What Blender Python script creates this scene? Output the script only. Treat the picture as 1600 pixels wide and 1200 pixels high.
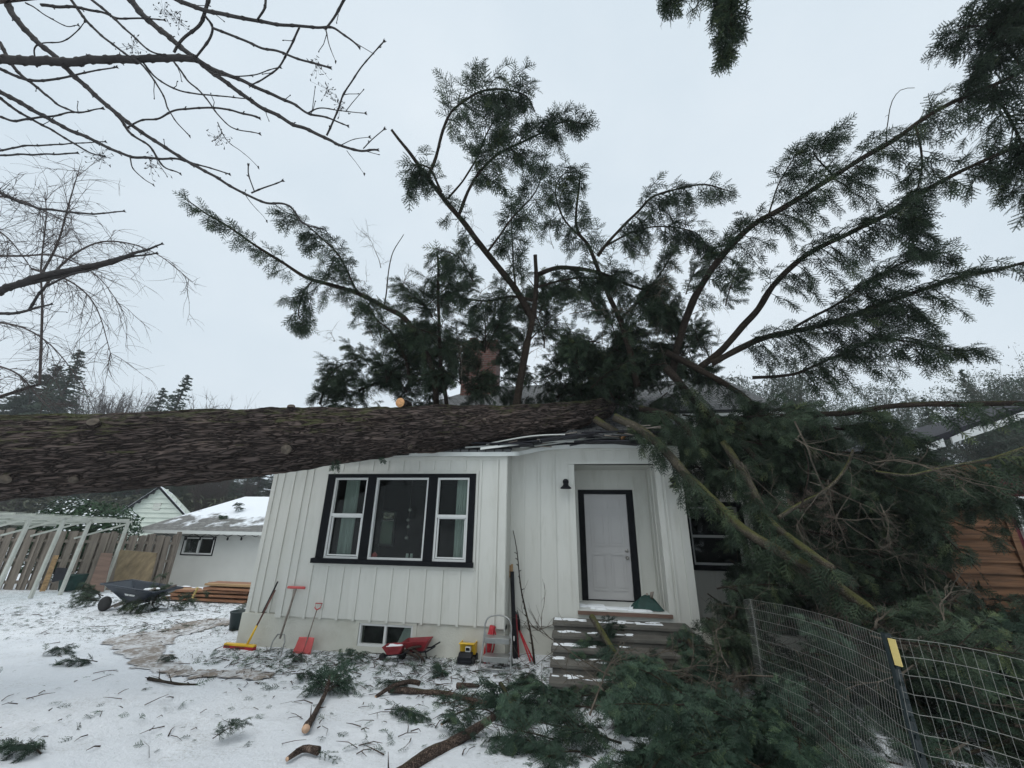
import bpy, math, random
import numpy as np
from mathutils import Vector, Matrix
R_=math.radians
for o in list(bpy.data.objects): bpy.data.objects.remove(o)
SC=bpy.context.scene
# ---------------------------------------------------------------- camera
FPX=612.0; CH=2.16
Zc=np.array([26/FPX,1735/FPX,-1.]);Zc/=np.linalg.norm(Zc)
Xc=np.array([4420/FPX,160/FPX,1.]);Xc-=Zc*(Xc@Zc);Xc/=np.linalg.norm(Xc)
Yc=np.cross(Zc,Xc)
RM=np.array([Xc,Yc,Zc]); CAM=np.array([0,0,CH])
cd=bpy.data.cameras.new('camera'); cam=bpy.data.objects.new('camera',cd); SC.collection.objects.link(cam)
m4=np.eye(4); m4[:3,:3]=RM; m4[:3,3]=CAM
cam.matrix_world=Matrix(m4.tolist())
cd.sensor_width=36; cd.sensor_fit='HORIZONTAL'; cd.lens=36*FPX/1600; cd.clip_start=.05; cd.clip_end=3000
SC.camera=cam
# ---------------------------------------------------------------- light
w=bpy.data.worlds.new('World'); SC.world=w; w.use_nodes=True
nt=w.node_tree; nt.nodes.clear()
out=nt.nodes.new('ShaderNodeOutputWorld'); mx=nt.nodes.new('ShaderNodeMixShader')
b1=nt.nodes.new('ShaderNodeBackground'); b2=nt.nodes.new('ShaderNodeBackground')
sky=nt.nodes.new('ShaderNodeTexSky'); sky.sky_type='NISHITA'; sky.sun_disc=False
sky.sun_elevation=R_(66); sky.sun_rotation=R_(200); sky.dust_density=3
b1.inputs[1].default_value=.1
tc=nt.nodes.new('ShaderNodeTexCoord'); mp=nt.nodes.new('ShaderNodeMapping'); mp.inputs['Scale'].default_value=(1,1,1.6)
nz=nt.nodes.new('ShaderNodeTexNoise'); nz.inputs['Scale'].default_value=1.6; nz.inputs['Detail'].default_value=5
cr=nt.nodes.new('ShaderNodeValToRGB')
cr.color_ramp.elements[0].position=.3; cr.color_ramp.elements[0].color=(.585,.68,.755,1)
cr.color_ramp.elements[1].position=.72; cr.color_ramp.elements[1].color=(.725,.795,.85,1)
L=nt.links.new
L(tc.outputs['Generated'],mp.inputs[0]); L(mp.outputs[0],nz.inputs[0]); L(nz.outputs[0],cr.inputs[0]); L(cr.outputs[0],b2.inputs[0])
b2.inputs[1].default_value=1.03
L(sky.outputs[0],b1.inputs[0]); L(b1.outputs[0],mx.inputs[1]); L(b2.outputs[0],mx.inputs[2]); mx.inputs[0].default_value=.93
L(mx.outputs[0],out.inputs[0])
sd=bpy.data.lights.new('sun','SUN'); sd.energy=1.2; sd.angle=R_(60); sd.color=(1,.97,.93)
so=bpy.data.objects.new('sun',sd); SC.collection.objects.link(so)
so.rotation_euler=(R_(24),0,R_(-20)); so.location=(0,-5,20)
SC.view_settings.view_transform='Standard'; SC.view_settings.look='None'; SC.view_settings.exposure=.19; SC.view_settings.gamma=1
SC.cycles.use_denoising=True; SC.cycles.max_bounces=6; SC.cycles.diffuse_bounces=3; SC.cycles.glossy_bounces=3; SC.cycles.transmission_bounces=4; SC.cycles.transparent_max_bounces=8
SC.cycles.use_adaptive_sampling=True; SC.cycles.adaptive_threshold=.02
# ---------------------------------------------------------------- helpers
def ray(u,v): return RM@np.array([(u-800)/FPX,(600-v)/FPX,-1.])
def onY(u,v,Y): d=ray(u,v); return CAM+d*(Y/d[1])
def onZ(u,v,z): d=ray(u,v); return CAM+d*((z-CH)/d[2])
def atT(u,v,t): return CAM+ray(u,v)*t
def sst(a,b,x):
    t=np.clip((x-a)/(b-a),0,1); return t*t*(3-2*t)
def gz(x,y):
    g=.52-.46*sst(.5,7.0,y)
    g=g-.42*sst(9.0,15.5,y)
    g=g+.05*np.sin(x*.9+1.3)*np.sin(y*.7)*sst(0,2,np.abs(y-7.6))*.6
    return g
def ong(u,v):
    z=0.
    for i in range(60):
        p=onZ(u,v,z); z=z*.5+.5*float(gz(p[0],p[1]))
    return p
class MB:
    def __init__(s): s.v=[]; s.f=[]; s.m=[]
    def add(s,vs,fs,m=0):
        n=len(s.v); s.v+= [tuple(map(float,p)) for p in vs]; s.f+=[tuple(i+n for i in f) for f in fs]; s.m+=[m]*len(fs)
    def box(s,x0,x1,y0,y1,z0,z1,m=0):
        vs=[(x,y,z) for x in (x0,x1) for y in (y0,y1) for z in (z0,z1)]
        s.add(vs,[(0,1,3,2),(4,6,7,5),(0,4,5,1),(2,3,7,6),(0,2,6,4),(1,5,7,3)],m)
    def obox(s,c,ax,ay,az,m=0):   # centre and three half-axis vectors
        c,ax,ay,az=map(np.array,(c,ax,ay,az))
        vs=[c+i*ax+j*ay+k*az for i in (-1,1) for j in (-1,1) for k in (-1,1)]
        s.add(vs,[(0,1,3,2),(4,6,7,5),(0,4,5,1),(2,3,7,6),(0,2,6,4),(1,5,7,3)],m)
    def bar(s,a,b,w,h,m=0,up=(0,0,1)):
        a=np.array(a,float);b=np.array(b,float);d=b-a;l=np.linalg.norm(d);d/=l
        sd_=np.cross(d,up)
        if np.linalg.norm(sd_)<1e-3: sd_=np.cross(d,(0,1,0))
        sd_/=np.linalg.norm(sd_);n=np.cross(sd_,d)
        s.obox((a+b)/2,d*l/2,sd_*w/2,n*h/2,m)
    def tube(s,pts,rad,n=8,m=0,cap=True):
        V,F=tubeVF(pts,rad,n,cap); s.add(V,F,m)
    def cyl(s,a,b,r,n=16,m=0,r2=None): s.tube([a,b],[r,r if r2 is None else r2],n,m)
    def prism(s,poly,d,m=0):
        n=len(poly);d=np.array(d)
        vs=[np.array(p) for p in poly]+[np.array(p)+d for p in poly]
        fs=[tuple(range(n))[::-1],tuple(range(n,2*n))]+[(i,(i+1)%n,(i+1)%n+n,i+n) for i in range(n)]
        s.add(vs,fs,m)
    def lathe(s,c,prof,n=24,m=0,ax=(0,0,1),cap=True):
        c=np.array(c,float);ax=np.array(ax,float);ax/=np.linalg.norm(ax)
        e=np.cross(ax,(0,1,0) if abs(ax[1])<.9 else (1,0,0));e/=np.linalg.norm(e);f=np.cross(ax,e)
        vs=[c+ax*z+(e*math.cos(2*math.pi*k/n)+f*math.sin(2*math.pi*k/n))*r for r,z in prof for k in range(n)]
        fs=[(i*n+k,i*n+(k+1)%n,(i+1)*n+(k+1)%n,(i+1)*n+k) for i in range(len(prof)-1) for k in range(n)]
        if cap: fs+=[tuple(range(n))[::-1],tuple(range((len(prof)-1)*n,len(prof)*n))]
        s.add(vs,fs,m)
    def build(s,name,mats,parent=None,smooth=False,bevel=0):
        me=bpy.data.meshes.new(name); me.from_pydata(s.v,[],s.f)
        if not isinstance(mats,(list,tuple)): mats=[mats]
        for q in mats: me.materials.append(q)
        if len(mats)>1: me.polygons.foreach_set('material_index',s.m)
        me.polygons.foreach_set('use_smooth',[smooth]*len(s.f)); me.update()
        return link(name,me,parent,bevel)
def link(name,me,parent=None,bevel=0):
    o=bpy.data.objects.new(name,me); SC.collection.objects.link(o)
    if parent is not None:
        o.parent=parent
        if parent.type=='EMPTY': o.matrix_parent_inverse=Matrix.Translation(-parent.location)
    if bevel:
        md=o.modifiers.new('bevel','BEVEL'); md.width=bevel; md.segments=2; md.limit_method='ANGLE'; md.angle_limit=R_(40)
    return o
def empty(name,loc=(0,0,0)):
    o=bpy.data.objects.new(name,None); SC.collection.objects.link(o); o.location=tuple(map(float,loc)); o.empty_display_size=.2; return o
def tag(o,label=None,cat=None,group=None,kind=None):
    if label:o['label']=label
    if cat:o['category']=cat
    if group:o['group']=group
    if kind:o['kind']=kind
    return o
def thing(name,label,cat,loc=(0,0,0),group=None): return tag(empty(name,loc),label,cat,group)
def resample(pts,rad,step):
    P=np.array(pts,float);r=np.array(rad,float)
    if len(P)==2:
        n=max(2,int(np.linalg.norm(P[1]-P[0])/step)+1); t=np.linspace(0,1,n)[:,None]
        return P[0]*(1-t)+P[1]*t, r[0]*(1-t[:,0])+r[1]*t[:,0]
    Q=np.vstack([2*P[0]-P[1],P,2*P[-1]-P[-2]]); o=[];ro=[]
    for i in range(len(P)-1):
        p0,p1,p2,p3=Q[i:i+4]; n=max(1,int(np.linalg.norm(p2-p1)/step))
        for k in range(n):
            t=k/n; o.append(.5*((2*p1)+(-p0+p2)*t+(2*p0-5*p1+4*p2-p3)*t*t+(-p0+3*p1-3*p2+p3)*t**3)); ro.append(r[i]*(1-t)+r[i+1]*t)
    o.append(P[-1]);ro.append(r[-1]); return np.array(o),np.array(ro)
def tubeVF(pts,rad,n=6,cap=True):
    P=np.array(pts,float); r=np.broadcast_to(np.array(rad,float),(len(P),))
    T=np.gradient(P,axis=0); T/=np.linalg.norm(T,axis=1)[:,None]+1e-9
    ref=np.array([0.,0,1]) if abs(T[:,2]).mean()<.8 else np.array([1.,.2,0])
    A=np.cross(T,ref);A/=np.linalg.norm(A,axis=1)[:,None]+1e-9;B=np.cross(T,A)
    a=np.arange(n)*2*math.pi/n
    V=P[:,None,:]+r[:,None,None]*(A[:,None,:]*np.cos(a)[None,:,None]+B[:,None,:]*np.sin(a)[None,:,None])
    V=V.reshape(-1,3); m=len(P); F=[]
    for i in range(m-1):
        b=i*n
        for k in range(n):
            k2=(k+1)%n; F.append((b+k,b+k2,b+n+k2,b+n+k))
    if cap: F.append(tuple(range(n))[::-1]); F.append(tuple(range((m-1)*n,m*n)))
    return V,F
# vectorised numpy value noise
_rs=np.random.RandomState(7); _T=_rs.rand(64,64,64)
def vnoise(p):
    p=np.asarray(p,float); i=np.floor(p).astype(int); f=p-i; f=f*f*(3-2*f); r=0
    for a in (0,1):
        for b in (0,1):
            for c in (0,1):
                wt=(f[...,0] if a else 1-f[...,0])*(f[...,1] if b else 1-f[...,1])*(f[...,2] if c else 1-f[...,2])
                r=r+wt*_T[(i[...,0]+a)%64,(i[...,1]+b)%64,(i[...,2]+c)%64]
    return r
def fbm(p,o=4):
    s=0;a=.5;q=np.asarray(p,float)
    for k in range(o): s=s+a*vnoise(q);q=q*2.03+7.1;a*=.5
    return s
def bigmesh(name,V,F,mats,parent=None,smooth=False,attr=None):
    """V (n,3), F (m,k) numpy arrays"""
    me=bpy.data.meshes.new(name); V=np.asarray(V,np.float32);F=np.asarray(F,np.int32);k=F.shape[1];m=len(F)
    me.vertices.add(len(V)); me.vertices.foreach_set('co',V.ravel())
    me.loops.add(m*k); me.loops.foreach_set('vertex_index',F.ravel())
    me.polygons.add(m); me.polygons.foreach_set('loop_start',np.arange(0,m*k,k,dtype=np.int32)); 
    me.polygons.foreach_set('use_smooth',[smooth]*m)
    for q in (mats if isinstance(mats,(list,tuple)) else [mats]): me.materials.append(q)
    if attr is not None:
        a_=me.attributes.new('sp','FLOAT','POINT'); a_.data.foreach_set('value',np.asarray(attr,np.float32))
    me.update(calc_edges=True); me.validate()
    return link(name,me,parent)
# ---------------------------------------------------------------- materials
def C4(c): return (c[0],c[1],c[2],1)
class NT:
    def __init__(s,name):
        s.m=bpy.data.materials.new(name); s.m.use_nodes=True; s.t=s.m.node_tree; s.t.nodes.clear()
        s.out=s.n('ShaderNodeOutputMaterial'); s.p=s.n('ShaderNodeBsdfPrincipled'); s.l(s.p.outputs[0],s.out.inputs[0])
    def n(s,k,**kw):
        q=s.t.nodes.new(k)
        for a,b in kw.items(): setattr(q,a,b)
        return q
    def l(s,a,b): s.t.links.new(a,b)
    def co(s,kind='Object',scale=(1,1,1)):
        t=s.n('ShaderNodeTexCoord'); m=s.n('ShaderNodeMapping'); m.inputs['Scale'].default_value=scale; s.l(t.outputs[kind],m.inputs[0]); return m.outputs[0]
    def noise(s,co,sc,det=4,rough=.6):
        q=s.n('ShaderNodeTexNoise'); q.inputs['Scale'].default_value=sc;q.inputs['Detail'].default_value=det;q.inputs['Roughness'].default_value=rough; s.l(co,q.inputs['Vector']); return q.outputs[0]
    def ramp(s,f,stops):
        q=s.n('ShaderNodeValToRGB'); e=q.color_ramp.elements
        while len(e)<len(stops): e.new(.5)
        for i,(p,c) in enumerate(stops): e[i].position=p; e[i].color=C4(c) if not isinstance(c,(int,float)) else (c,c,c,1)
        s.l(f,q.inputs[0]); return q.outputs[0]
    def mix(s,f,a,b,mode='MIX'):
        q=s.n('ShaderNodeMix',data_type='RGBA',blend_type=mode)
        for i,x in ((0,f),(6,a),(7,b)):
            if isinstance(x,(int,float)): q.inputs[i].default_value=x if i==0 else (x,x,x,1)
            elif isinstance(x,tuple): q.inputs[i].default_value=C4(x)
            else: s.l(x,q.inputs[i])
        return q.outputs[2]
    def math(s,op,a,b=0,clamp=False):
        q=s.n('ShaderNodeMath',operation=op,use_clamp=clamp)
        for i,x in ((0,a),(1,b)):
            if isinstance(x,(int,float)): q.inputs[i].default_value=x
            else: s.l(x,q.inputs[i])
        return q.outputs[0]
    def bump(s,h,d=.01,st=1.,prev=None):
        q=s.n('ShaderNodeBump'); q.inputs['Strength'].default_value=st;q.inputs['Distance'].default_value=d; s.l(h,q.inputs['Height'])
        if prev is not None: s.l(prev,q.inputs['Normal'])
        return q.outputs[0]
    def set(s,col=None,rough=None,nor=None,metal=None,spec=None):
        for k,x in (('Base Color',col),('Roughness',rough),('Normal',nor),('Metallic',metal),('Specular IOR Level',spec)):
            if x is None: continue
            if isinstance(x,(int,float)): s.p.inputs[k].default_value=x
            elif isinstance(x,tuple): s.p.inputs[k].default_value=C4(x)
            else: s.l(x,s.p.inputs[k])
        return s.m
def pm(name,col,rough=.7,var=.12,sc=6,bump=.002,bs=60,metal=0,spec=.4,stretch=(1,1,1)):
    s=NT(name); c=s.co('Object',stretch); n=s.noise(c,sc,5); 
    d=tuple(max(0,x*(1-var)) for x in col); e=tuple(x*(1+var) for x in col)
    k=s.ramp(n,[(.3,d),(.7,e)]); b=s.noise(c,bs,3)
    return s.set(k,rough,s.bump(b,bump) if bump else None,metal,spec)
M={}
s=NT('siding_paint'); c=s.co('Object',(1,1,.3)); n=s.noise(c,2.5,5); g_=s.noise(s.co('Object',(3,3,.5)),2.2,6,.7); g2=s.noise(s.co(),.9,4)
gr=s.math('MULTIPLY',s.ramp(g_,[(.52,0),(.78,1)]),s.ramp(g2,[(.4,.15),(.7,.6)]))
M['siding']=s.set(s.mix(gr,s.ramp(n,[(.3,(.59,.592,.54)),(.7,(.65,.65,.60))]),(.36,.36,.29)),.6,s.bump(s.noise(c,30,3),.0012),None,.3)
s=NT('foundation_paint'); c=s.co(); n=s.noise(c,1.6,5); n2=s.noise(c,35,4)
st=s.math('MULTIPLY',s.ramp(s.noise(c,3.3,6),[(.5,0),(.75,1)]),.35)
M['found']=s.set(s.mix(st,s.ramp(n,[(.3,(.52,.52,.45)),(.7,(.60,.595,.53))]),(.36,.33,.26)),.8,s.bump(n2,.006))
M['white']=pm('white_trim',(.70,.72,.69),.45,.04,4,.0006)
M['vinyl']=pm('white_vinyl',(.66,.67,.65),.35,.03,4,0)
M['black']=pm('black_trim',(.006,.007,.009),.6,.2,6,.0005,spec=.12)
M['door']=pm('door_paint',(.52,.51,.50),.4,.04,3,.0004)
M['metal']=pm('grey_metal',(.35,.36,.35),.4,.2,8,.0005,metal=.7)
M['nickel']=pm('brushed_nickel',(.45,.43,.4),.3,.1,8,0,metal=1)
M['interior']=pm('unlit_interior',(.035,.037,.036),.9,.2,2,0)  # near-black colour carries the shade of unlit rooms
M['curtain']=pm('curtain_cloth',(.5,.55,.52),.9,.1,8,.004,30,stretch=(8,8,.5))
M['brown_wood']=pm('stained_wood',(.16,.10,.075),.6,.3,5,.001,40,stretch=(.3,3,3))
M['concrete']=pm('concrete',(.11,.105,.092),.9,.3,3,.004,60)
M['red']=pm('red_plastic',(.42,.025,.035),.4,.15,6,.0003)
M['redfade']=pm('faded_red_plastic',(.55,.10,.095),.45,.15,6,.0003)
M['darkred']=pm('dark_red_metal',(.22,.02,.025),.5,.3,8,.0005)
M['yellow']=pm('yellow_plastic',(.75,.47,.03),.4,.12,6,.0003)
M['blackp']=pm('black_plastic',(.009,.01,.013),.5,.25,6,.0003,spec=.2)
M['rubber']=pm('rubber',(.02,.02,.02),.8,.3,8,.001)
M['navy']=pm('dark_poly_tray',(.022,.03,.042),.35,.25,4,.0004)
M['bucket']=pm('dark_green_plastic',(.025,.04,.042),.5,.2,4,.0004)
M['handlewood']=pm('worn_handle_wood',(.13,.055,.04),.6,.4,8,.0008,stretch=(3,3,.3))
M['greywood']=pm('grey_handle_wood',(.22,.19,.16),.7,.3,8,.001)
M['greencloth']=pm('green_tarp',(.012,.05,.042),.6,.3,8,.004)
M['greenpaint']=pm('green_post_paint',(.004,.012,.013),.5,.2,8,.0005)
M['yellowtape']=pm('yellow_tag',(.60,.47,.17),.6,.1,8,.0005)
M['wire']=pm('galvanised_wire',(.24,.24,.22),.5,.15,8,0,metal=.3)
M['lumber']=pm('cedar_lumber',(.27,.13,.07),.7,.45,3,.002,30,stretch=(.4,4,6))
M['lumber2']=pm('pale_lumber',(.38,.24,.12),.7,.4,3,.002,30,stretch=(.4,4,6))
M['cedar']=pm('cedar_siding',(.14,.068,.032),.8,.6,3,.002,30,stretch=(.4,4,6))
M['redwall']=pm('barn_red_paint',(.09,.014,.02),.7,.2,3,.001)
M['fencewood']=pm('weathered_board',(.205,.175,.145),.85,.35,2.5,.003,30,stretch=(5,5,.4))
M['plywood']=pm('old_plywood',(.17,.13,.075),.8,.4,2.5,.002,30,stretch=(2,2,.5))
M['ghwhite']=pm('greenhouse_frame_paint',(.50,.51,.46),.6,.12,5,.001)
M['garage']=pm('garage_stucco',(.58,.585,.55),.8,.05,1.5,.003,50)
M['lap']=pm('lap_siding_paint',(.55,.60,.53),.7,.06,1.5,.001)
M['woodend']=pm('fresh_cut_wood',(.62,.33,.15),.8,.3,30,.003,60)
M['paleend']=pm('pale_cut_wood',(.50,.33,.22),.8,.25,30,.003,60)
M['felt']=pm('roofing_felt',(.018,.018,.024),.8,.4,5,.01,12)
s=NT('snow'); c=s.co(); n=s.noise(c,.9,5); f=s.noise(c,14,6,.7)
M['snow']=s.set(s.ramp(n,[(.3,(.78,.82,.85)),(.7,(.87,.90,.92))]),.6,s.bump(f,.012),None,.3)
# glass: clear pane with a mirror-like sheen
def glassmat(name,tint,rf=1.35):
    s=NT(name); g=s.n('ShaderNodeBsdfGlossy'); g.inputs['Roughness'].default_value=.02
    tr=s.n('ShaderNodeBsdfTransparent'); tr.inputs[0].default_value=C4(tint); fr=s.n('ShaderNodeFresnel'); fr.inputs[0].default_value=rf
    c=s.co('Object'); b=s.bump(s.noise(c,.8,2),.02); s.l(b,g.inputs['Normal'])
    mx=s.n('ShaderNodeMixShader'); s.l(fr.outputs[0],mx.inputs[0]); s.l(tr.outputs[0],mx.inputs[1]); s.l(g.outputs[0],mx.inputs[2]); s.l(mx.outputs[0],s.out.inputs[0]); return s.m
M['glass']=glassmat('window_glass',(.80,.84,.82),1.28)
M['polycarb']=glassmat('clear_roof_sheet',(.75,.8,.78),1.3)
def brick(name,sc,c1,c2,mo,bw=.22,bh=.075,ms=.012,plane='xz',rough=.9,bd=.006):
    s=NT(name); t=s.n('ShaderNodeTexCoord'); sp=s.n('ShaderNodeSeparateXYZ'); s.l(t.outputs['Object'],sp.inputs[0]); cb=s.n('ShaderNodeCombineXYZ')
    if plane=='xz': s.l(s.math('ADD',sp.outputs[0],sp.outputs[1]),cb.inputs[0]); s.l(sp.outputs[2],cb.inputs[1])
    else: s.l(sp.outputs[0],cb.inputs[0]); s.l(sp.outputs[1],cb.inputs[1])
    b=s.n('ShaderNodeTexBrick'); b.inputs['Scale'].default_value=1; b.inputs['Brick Width'].default_value=bw;b.inputs['Row Height'].default_value=bh;b.inputs['Mortar Size'].default_value=ms;b.inputs['Mortar Smooth'].default_value=.2
    b.inputs['Color1'].default_value=C4(c1);b.inputs['Color2'].default_value=C4(c2);b.inputs['Mortar'].default_value=C4(mo)
    s.l(cb.outputs[0],b.inputs['Vector']); n=s.noise(t.outputs['Object'],9,5)
    col=s.mix(.55,b.outputs[0],s.ramp(n,[(.3,.55),(.7,1.4)]),'MULTIPLY')
    return s,col,b.outputs[1],n,bd,t
s,col,bf,n,bd,t=brick('chimney_brick',1,(.15,.06,.045),(.10,.05,.04),(.13,.11,.10)); M['brick']=s.set(col,.9,s.bump(s.math('SUBTRACT',1,bf),bd))
s,col,bf,n,bd,t=brick('asphalt_shingle',1,(.085,.09,.092),(.13,.135,.135),(.025,.025,.027),.16,.13,.012,'xy'); sn=s.noise(t.outputs['Object'],2.2,5)
M['shingle']=s.set(s.mix(s.ramp(sn,[(.72,0),(.80,.6)]),col,(.72,.76,.8)),.9,s.bump(s.math('SUBTRACT',1,bf),.01))
s,col,bf,n,bd,t=brick('snowy_shingle',1,(.14,.14,.13),(.19,.19,.18),(.06,.06,.06),.3,.16,.012,'xy'); sn=s.noise(t.outputs['Object'],1.1,6)
sp=s.n('ShaderNodeSeparateXYZ'); s.l(t.outputs['Object'],sp.inputs[0])
h=s.math('MULTIPLY_ADD',sp.outputs[2],.55); h.node.inputs[2].default_value=-1.15
k=s.math('ADD',h,sn); M['snowroof']=s.set(s.mix(s.ramp(k,[(.47,0),(.58,1)]),col,(.78,.82,.86)),.9,s.bump(sn,.03))
# bark
def barkmat(name,dark,lite,moss,mossamt,stretch,sc,bd):
    s=NT(name); c=s.co('Object',stretch); a=s.noise(c,sc,6,.65); v=s.n('ShaderNodeTexVoronoi',feature='DISTANCE_TO_EDGE'); v.inputs['Scale'].default_value=sc*1.4
    wn=s.n('ShaderNodeTexNoise'); wn.inputs['Scale'].default_value=sc*.8; s.l(c,wn.inputs['Vector'])
    va=s.n('ShaderNodeVectorMath',operation='ADD'); sc2=s.n('ShaderNodeVectorMath',operation='SCALE'); sc2.inputs['Scale'].default_value=.35
    s.l(wn.outputs[1],sc2.inputs[0]); s.l(c,va.inputs[0]); s.l(sc2.outputs[0],va.inputs[1]); s.l(va.outputs[0],v.inputs['Vector'])
    cr=s.ramp(v.outputs[0],[(.0,0),(.22,1)])
    h=s.math('ADD',s.math('MULTIPLY',a,.8),cr)
    col=s.mix(s.math('MULTIPLY',s.math('MULTIPLY',a,1.5,True),cr),dark,lite); col=s.mix(.8,col,s.ramp(s.noise(s.co('Object',(.5,1,1)),1.7,5,.7),[(.3,(.45,.42,.42)),(.5,(.9,.88,.88)),(.72,(1.5,1.4,1.3))]),'MULTIPLY')
    g=s.n('ShaderNodeNewGeometry'); sp=s.n('ShaderNodeSeparateXYZ'); s.l(g.outputs['Normal'],sp.inputs[0])
    mc=s.co('Object'); mn=s.noise(mc,2.2,5,.7)
    mk=s.ramp(s.math('ADD',s.math('MULTIPLY',sp.outputs[2],.28),mn),[(.74-mossamt,0),(.92-mossamt,1)])
    fine=s.noise(mc,40,3); mcol=s.mix(fine,tuple(x*.5 for x in moss),tuple(x*1.5 for x in moss))
    return s.set(s.mix(s.math('MULTIPLY',mk,.85),col,mcol),.9,s.bump(s.noise(c,sc*5,3),bd*.3,1,s.bump(h,bd)),None,.2)
M['bark']=barkmat('furrowed_bark',(.014,.011,.0095),(.140,.110,.098),(.080,.088,.035),.10,(.13,1,1),12,.028)
M['knot']=pm('weathered_knot_wood',(.105,.085,.066),.9,.55,14,.006,40)
M['limb']=barkmat('limb_bark',(.018,.014,.011),(.085,.066,.05),(.07,.08,.03),.06,(1,1,1),22,.006)
M['mosslimb']=barkmat('mossy_limb_bark',(.045,.04,.03),(.19,.17,.13),(.135,.14,.045),.17,(1,1,1),20,.008)
M['log']=barkmat('ground_log_bark',(.025,.017,.014),(.20,.15,.12),(.07,.08,.03),-.05,(1,1,1),18,.012)
M['twig']=pm('bare_twig_bark',(.032,.028,.027),.85,.3,6,0,stretch=(1,1,1))
M['deadtwig']=pm('dead_twig_bark',(.085,.07,.053),.85,.5,9,0)
M['twiggreen']=pm('far_mossy_twigs',(.06,.065,.048),.85,.3,6,0)
M['twigfar']=pm('far_twig_bark',(.07,.055,.05),.85,.3,6,0)
def leafmat(name,c1,c2,c3,sc=3.,tl=.12):
    s=NT(name); oi=s.n('ShaderNodeObjectInfo'); c=s.co('Object'); n=s.noise(c,sc,3); f=s.noise(c,45,2)
    col=s.mix(s.ramp(n,[(.3,0),(.7,1)]),c1,c2); col=s.mix(s.ramp(f,[(.5,0),(.8,.8)]),col,c3)
    col=s.mix(.5,col,s.ramp(oi.outputs['Random'],[(0,.6),(1,1.25)]),'MULTIPLY')
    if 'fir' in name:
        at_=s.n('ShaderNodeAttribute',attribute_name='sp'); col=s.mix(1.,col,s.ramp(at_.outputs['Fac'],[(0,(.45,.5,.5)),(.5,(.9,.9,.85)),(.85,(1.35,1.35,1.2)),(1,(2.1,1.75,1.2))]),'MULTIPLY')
    s.set(col,.65,None,None,.25)
    t=s.n('ShaderNodeBsdfTranslucent'); s.l(col,t.inputs[0]); mx=s.n('ShaderNodeMixShader'); mx.inputs[0].default_value=tl
    s.l(s.p.outputs[0],mx.inputs[1]); s.l(t.outputs[0],mx.inputs[2]); s.l(mx.outputs[0],s.out.inputs[0]); return s.m
M['blind']=leafmat('translucent_blind',(.5,.58,.5),(.55,.62,.54),(.6,.65,.6),2.,.7)
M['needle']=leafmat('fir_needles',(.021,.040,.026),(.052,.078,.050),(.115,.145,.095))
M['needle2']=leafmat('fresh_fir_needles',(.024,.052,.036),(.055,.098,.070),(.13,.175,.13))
M['farneedle']=leafmat('far_conifer_needles',(.03,.05,.035),(.05,.075,.05),(.07,.1,.07),.5)
M['laurel']=leafmat('laurel_leaves',(.015,.045,.02),(.03,.08,.03),(.10,.17,.08),3,.1)
M['brownbush']=leafmat('brown_brush',(.045,.05,.03),(.07,.08,.05),(.13,.13,.09),2)
# ---------------------------------------------------------------- setting
def axis_coords(lo,hi,a,b,fine):
    mid=np.arange(a,b,fine); l=a-np.geomspace(fine,a-lo,45)[::1]; h=b+np.geomspace(fine,hi-b,45)
    return np.concatenate([l[::-1],mid,h])
gx=axis_coords(-600,600,-16,9,.09); gy=axis_coords(-300,900,1.5,13,.07)
GX,GY=np.meshgrid(gx,gy,indexing='ij')
nn=fbm(np.stack([GX*1.3,GY*1.3,GX*0],-1),4)-.47; n2=fbm(np.stack([GX*6,GY*6,GX*0+3],-1),3)-.43
_fr=np.random.RandomState(17)
FT=[]
for (a0,a1,b0,b1,n_) in ((-3.5,3.6,-8.5,9.3,26),(.5,3.2,-1.6,6.2,12),(-9.5,8.6,-7.2,4.0,14),(-1,5.6,-6,6.0,14)):
    for i_ in range(n_):
        t_=(i_+.5)/n_; dx_,dy_=b0-a0,b1-a1; L__=math.hypot(dx_,dy_); sgn=1 if i_%2 else -1; FT.append((a0+dx_*t_-dy_/L__*.1*sgn+_fr.normal(0,.05),a1+dy_*t_+dx_/L__*.1*sgn+_fr.normal(0,.05),dx_/L__,dy_/L__))
def feet(x,y):
    x=np.asarray(x,float); y=np.asarray(y,float); d=np.zeros_like(x)
    for (fx,fy,ux,uy) in FT:
        a=(x-fx)*ux+(y-fy)*uy; b_=-(x-fx)*uy+(y-fy)*ux; q_=(a/.15)**2+(b_/.06)**2; d=d-.035*np.exp(-q_**2)+.008*np.exp(-((np.sqrt(q_)-1.35)/.25)**2)
    return d
GZ=gz(GX,GY)+feet(GX,GY)+(nn*.07+n2*.03)*np.exp(-((GX/30)**2+(GY/40)**2))
V=np.stack([GX,GY,GZ],-1).reshape(-1,3); nx,ny=GX.shape
idx=np.arange(nx*ny).reshape(nx,ny)
F=np.stack([idx[:-1,:-1],idx[1:,:-1],idx[1:,1:],idx[:-1,1:]],-1).reshape(-1,4)
s=NT('snow_ground'); c=s.co(); n=s.noise(c,.8,5); f=s.noise(c,9,7,.75); f2=s.noise(c,55,4,.7)
sp=s.n('ShaderNodeSeparateXYZ'); s.l(c,sp.inputs[0])
near=s.n('ShaderNodeMapRange'); s.l(sp.outputs[1],near.inputs[0]); near.inputs[1].default_value=5.2; near.inputs[2].default_value=7.2; near.inputs[3].default_value=0; near.inputs[4].default_value=.12
spk=s.ramp(s.math('ADD',s.math('ADD',s.math('MULTIPLY',f2,.55),s.math('MULTIPLY',f,.45)),near.outputs[0]),[(.635,0),(.70,.8)])
base=s.ramp(n,[(.3,(.76,.80,.84)),(.7,(.86,.89,.92))]); deb=s.mix(s.noise(c,20,3),(.08,.06,.04),(.05,.07,.05))
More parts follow.
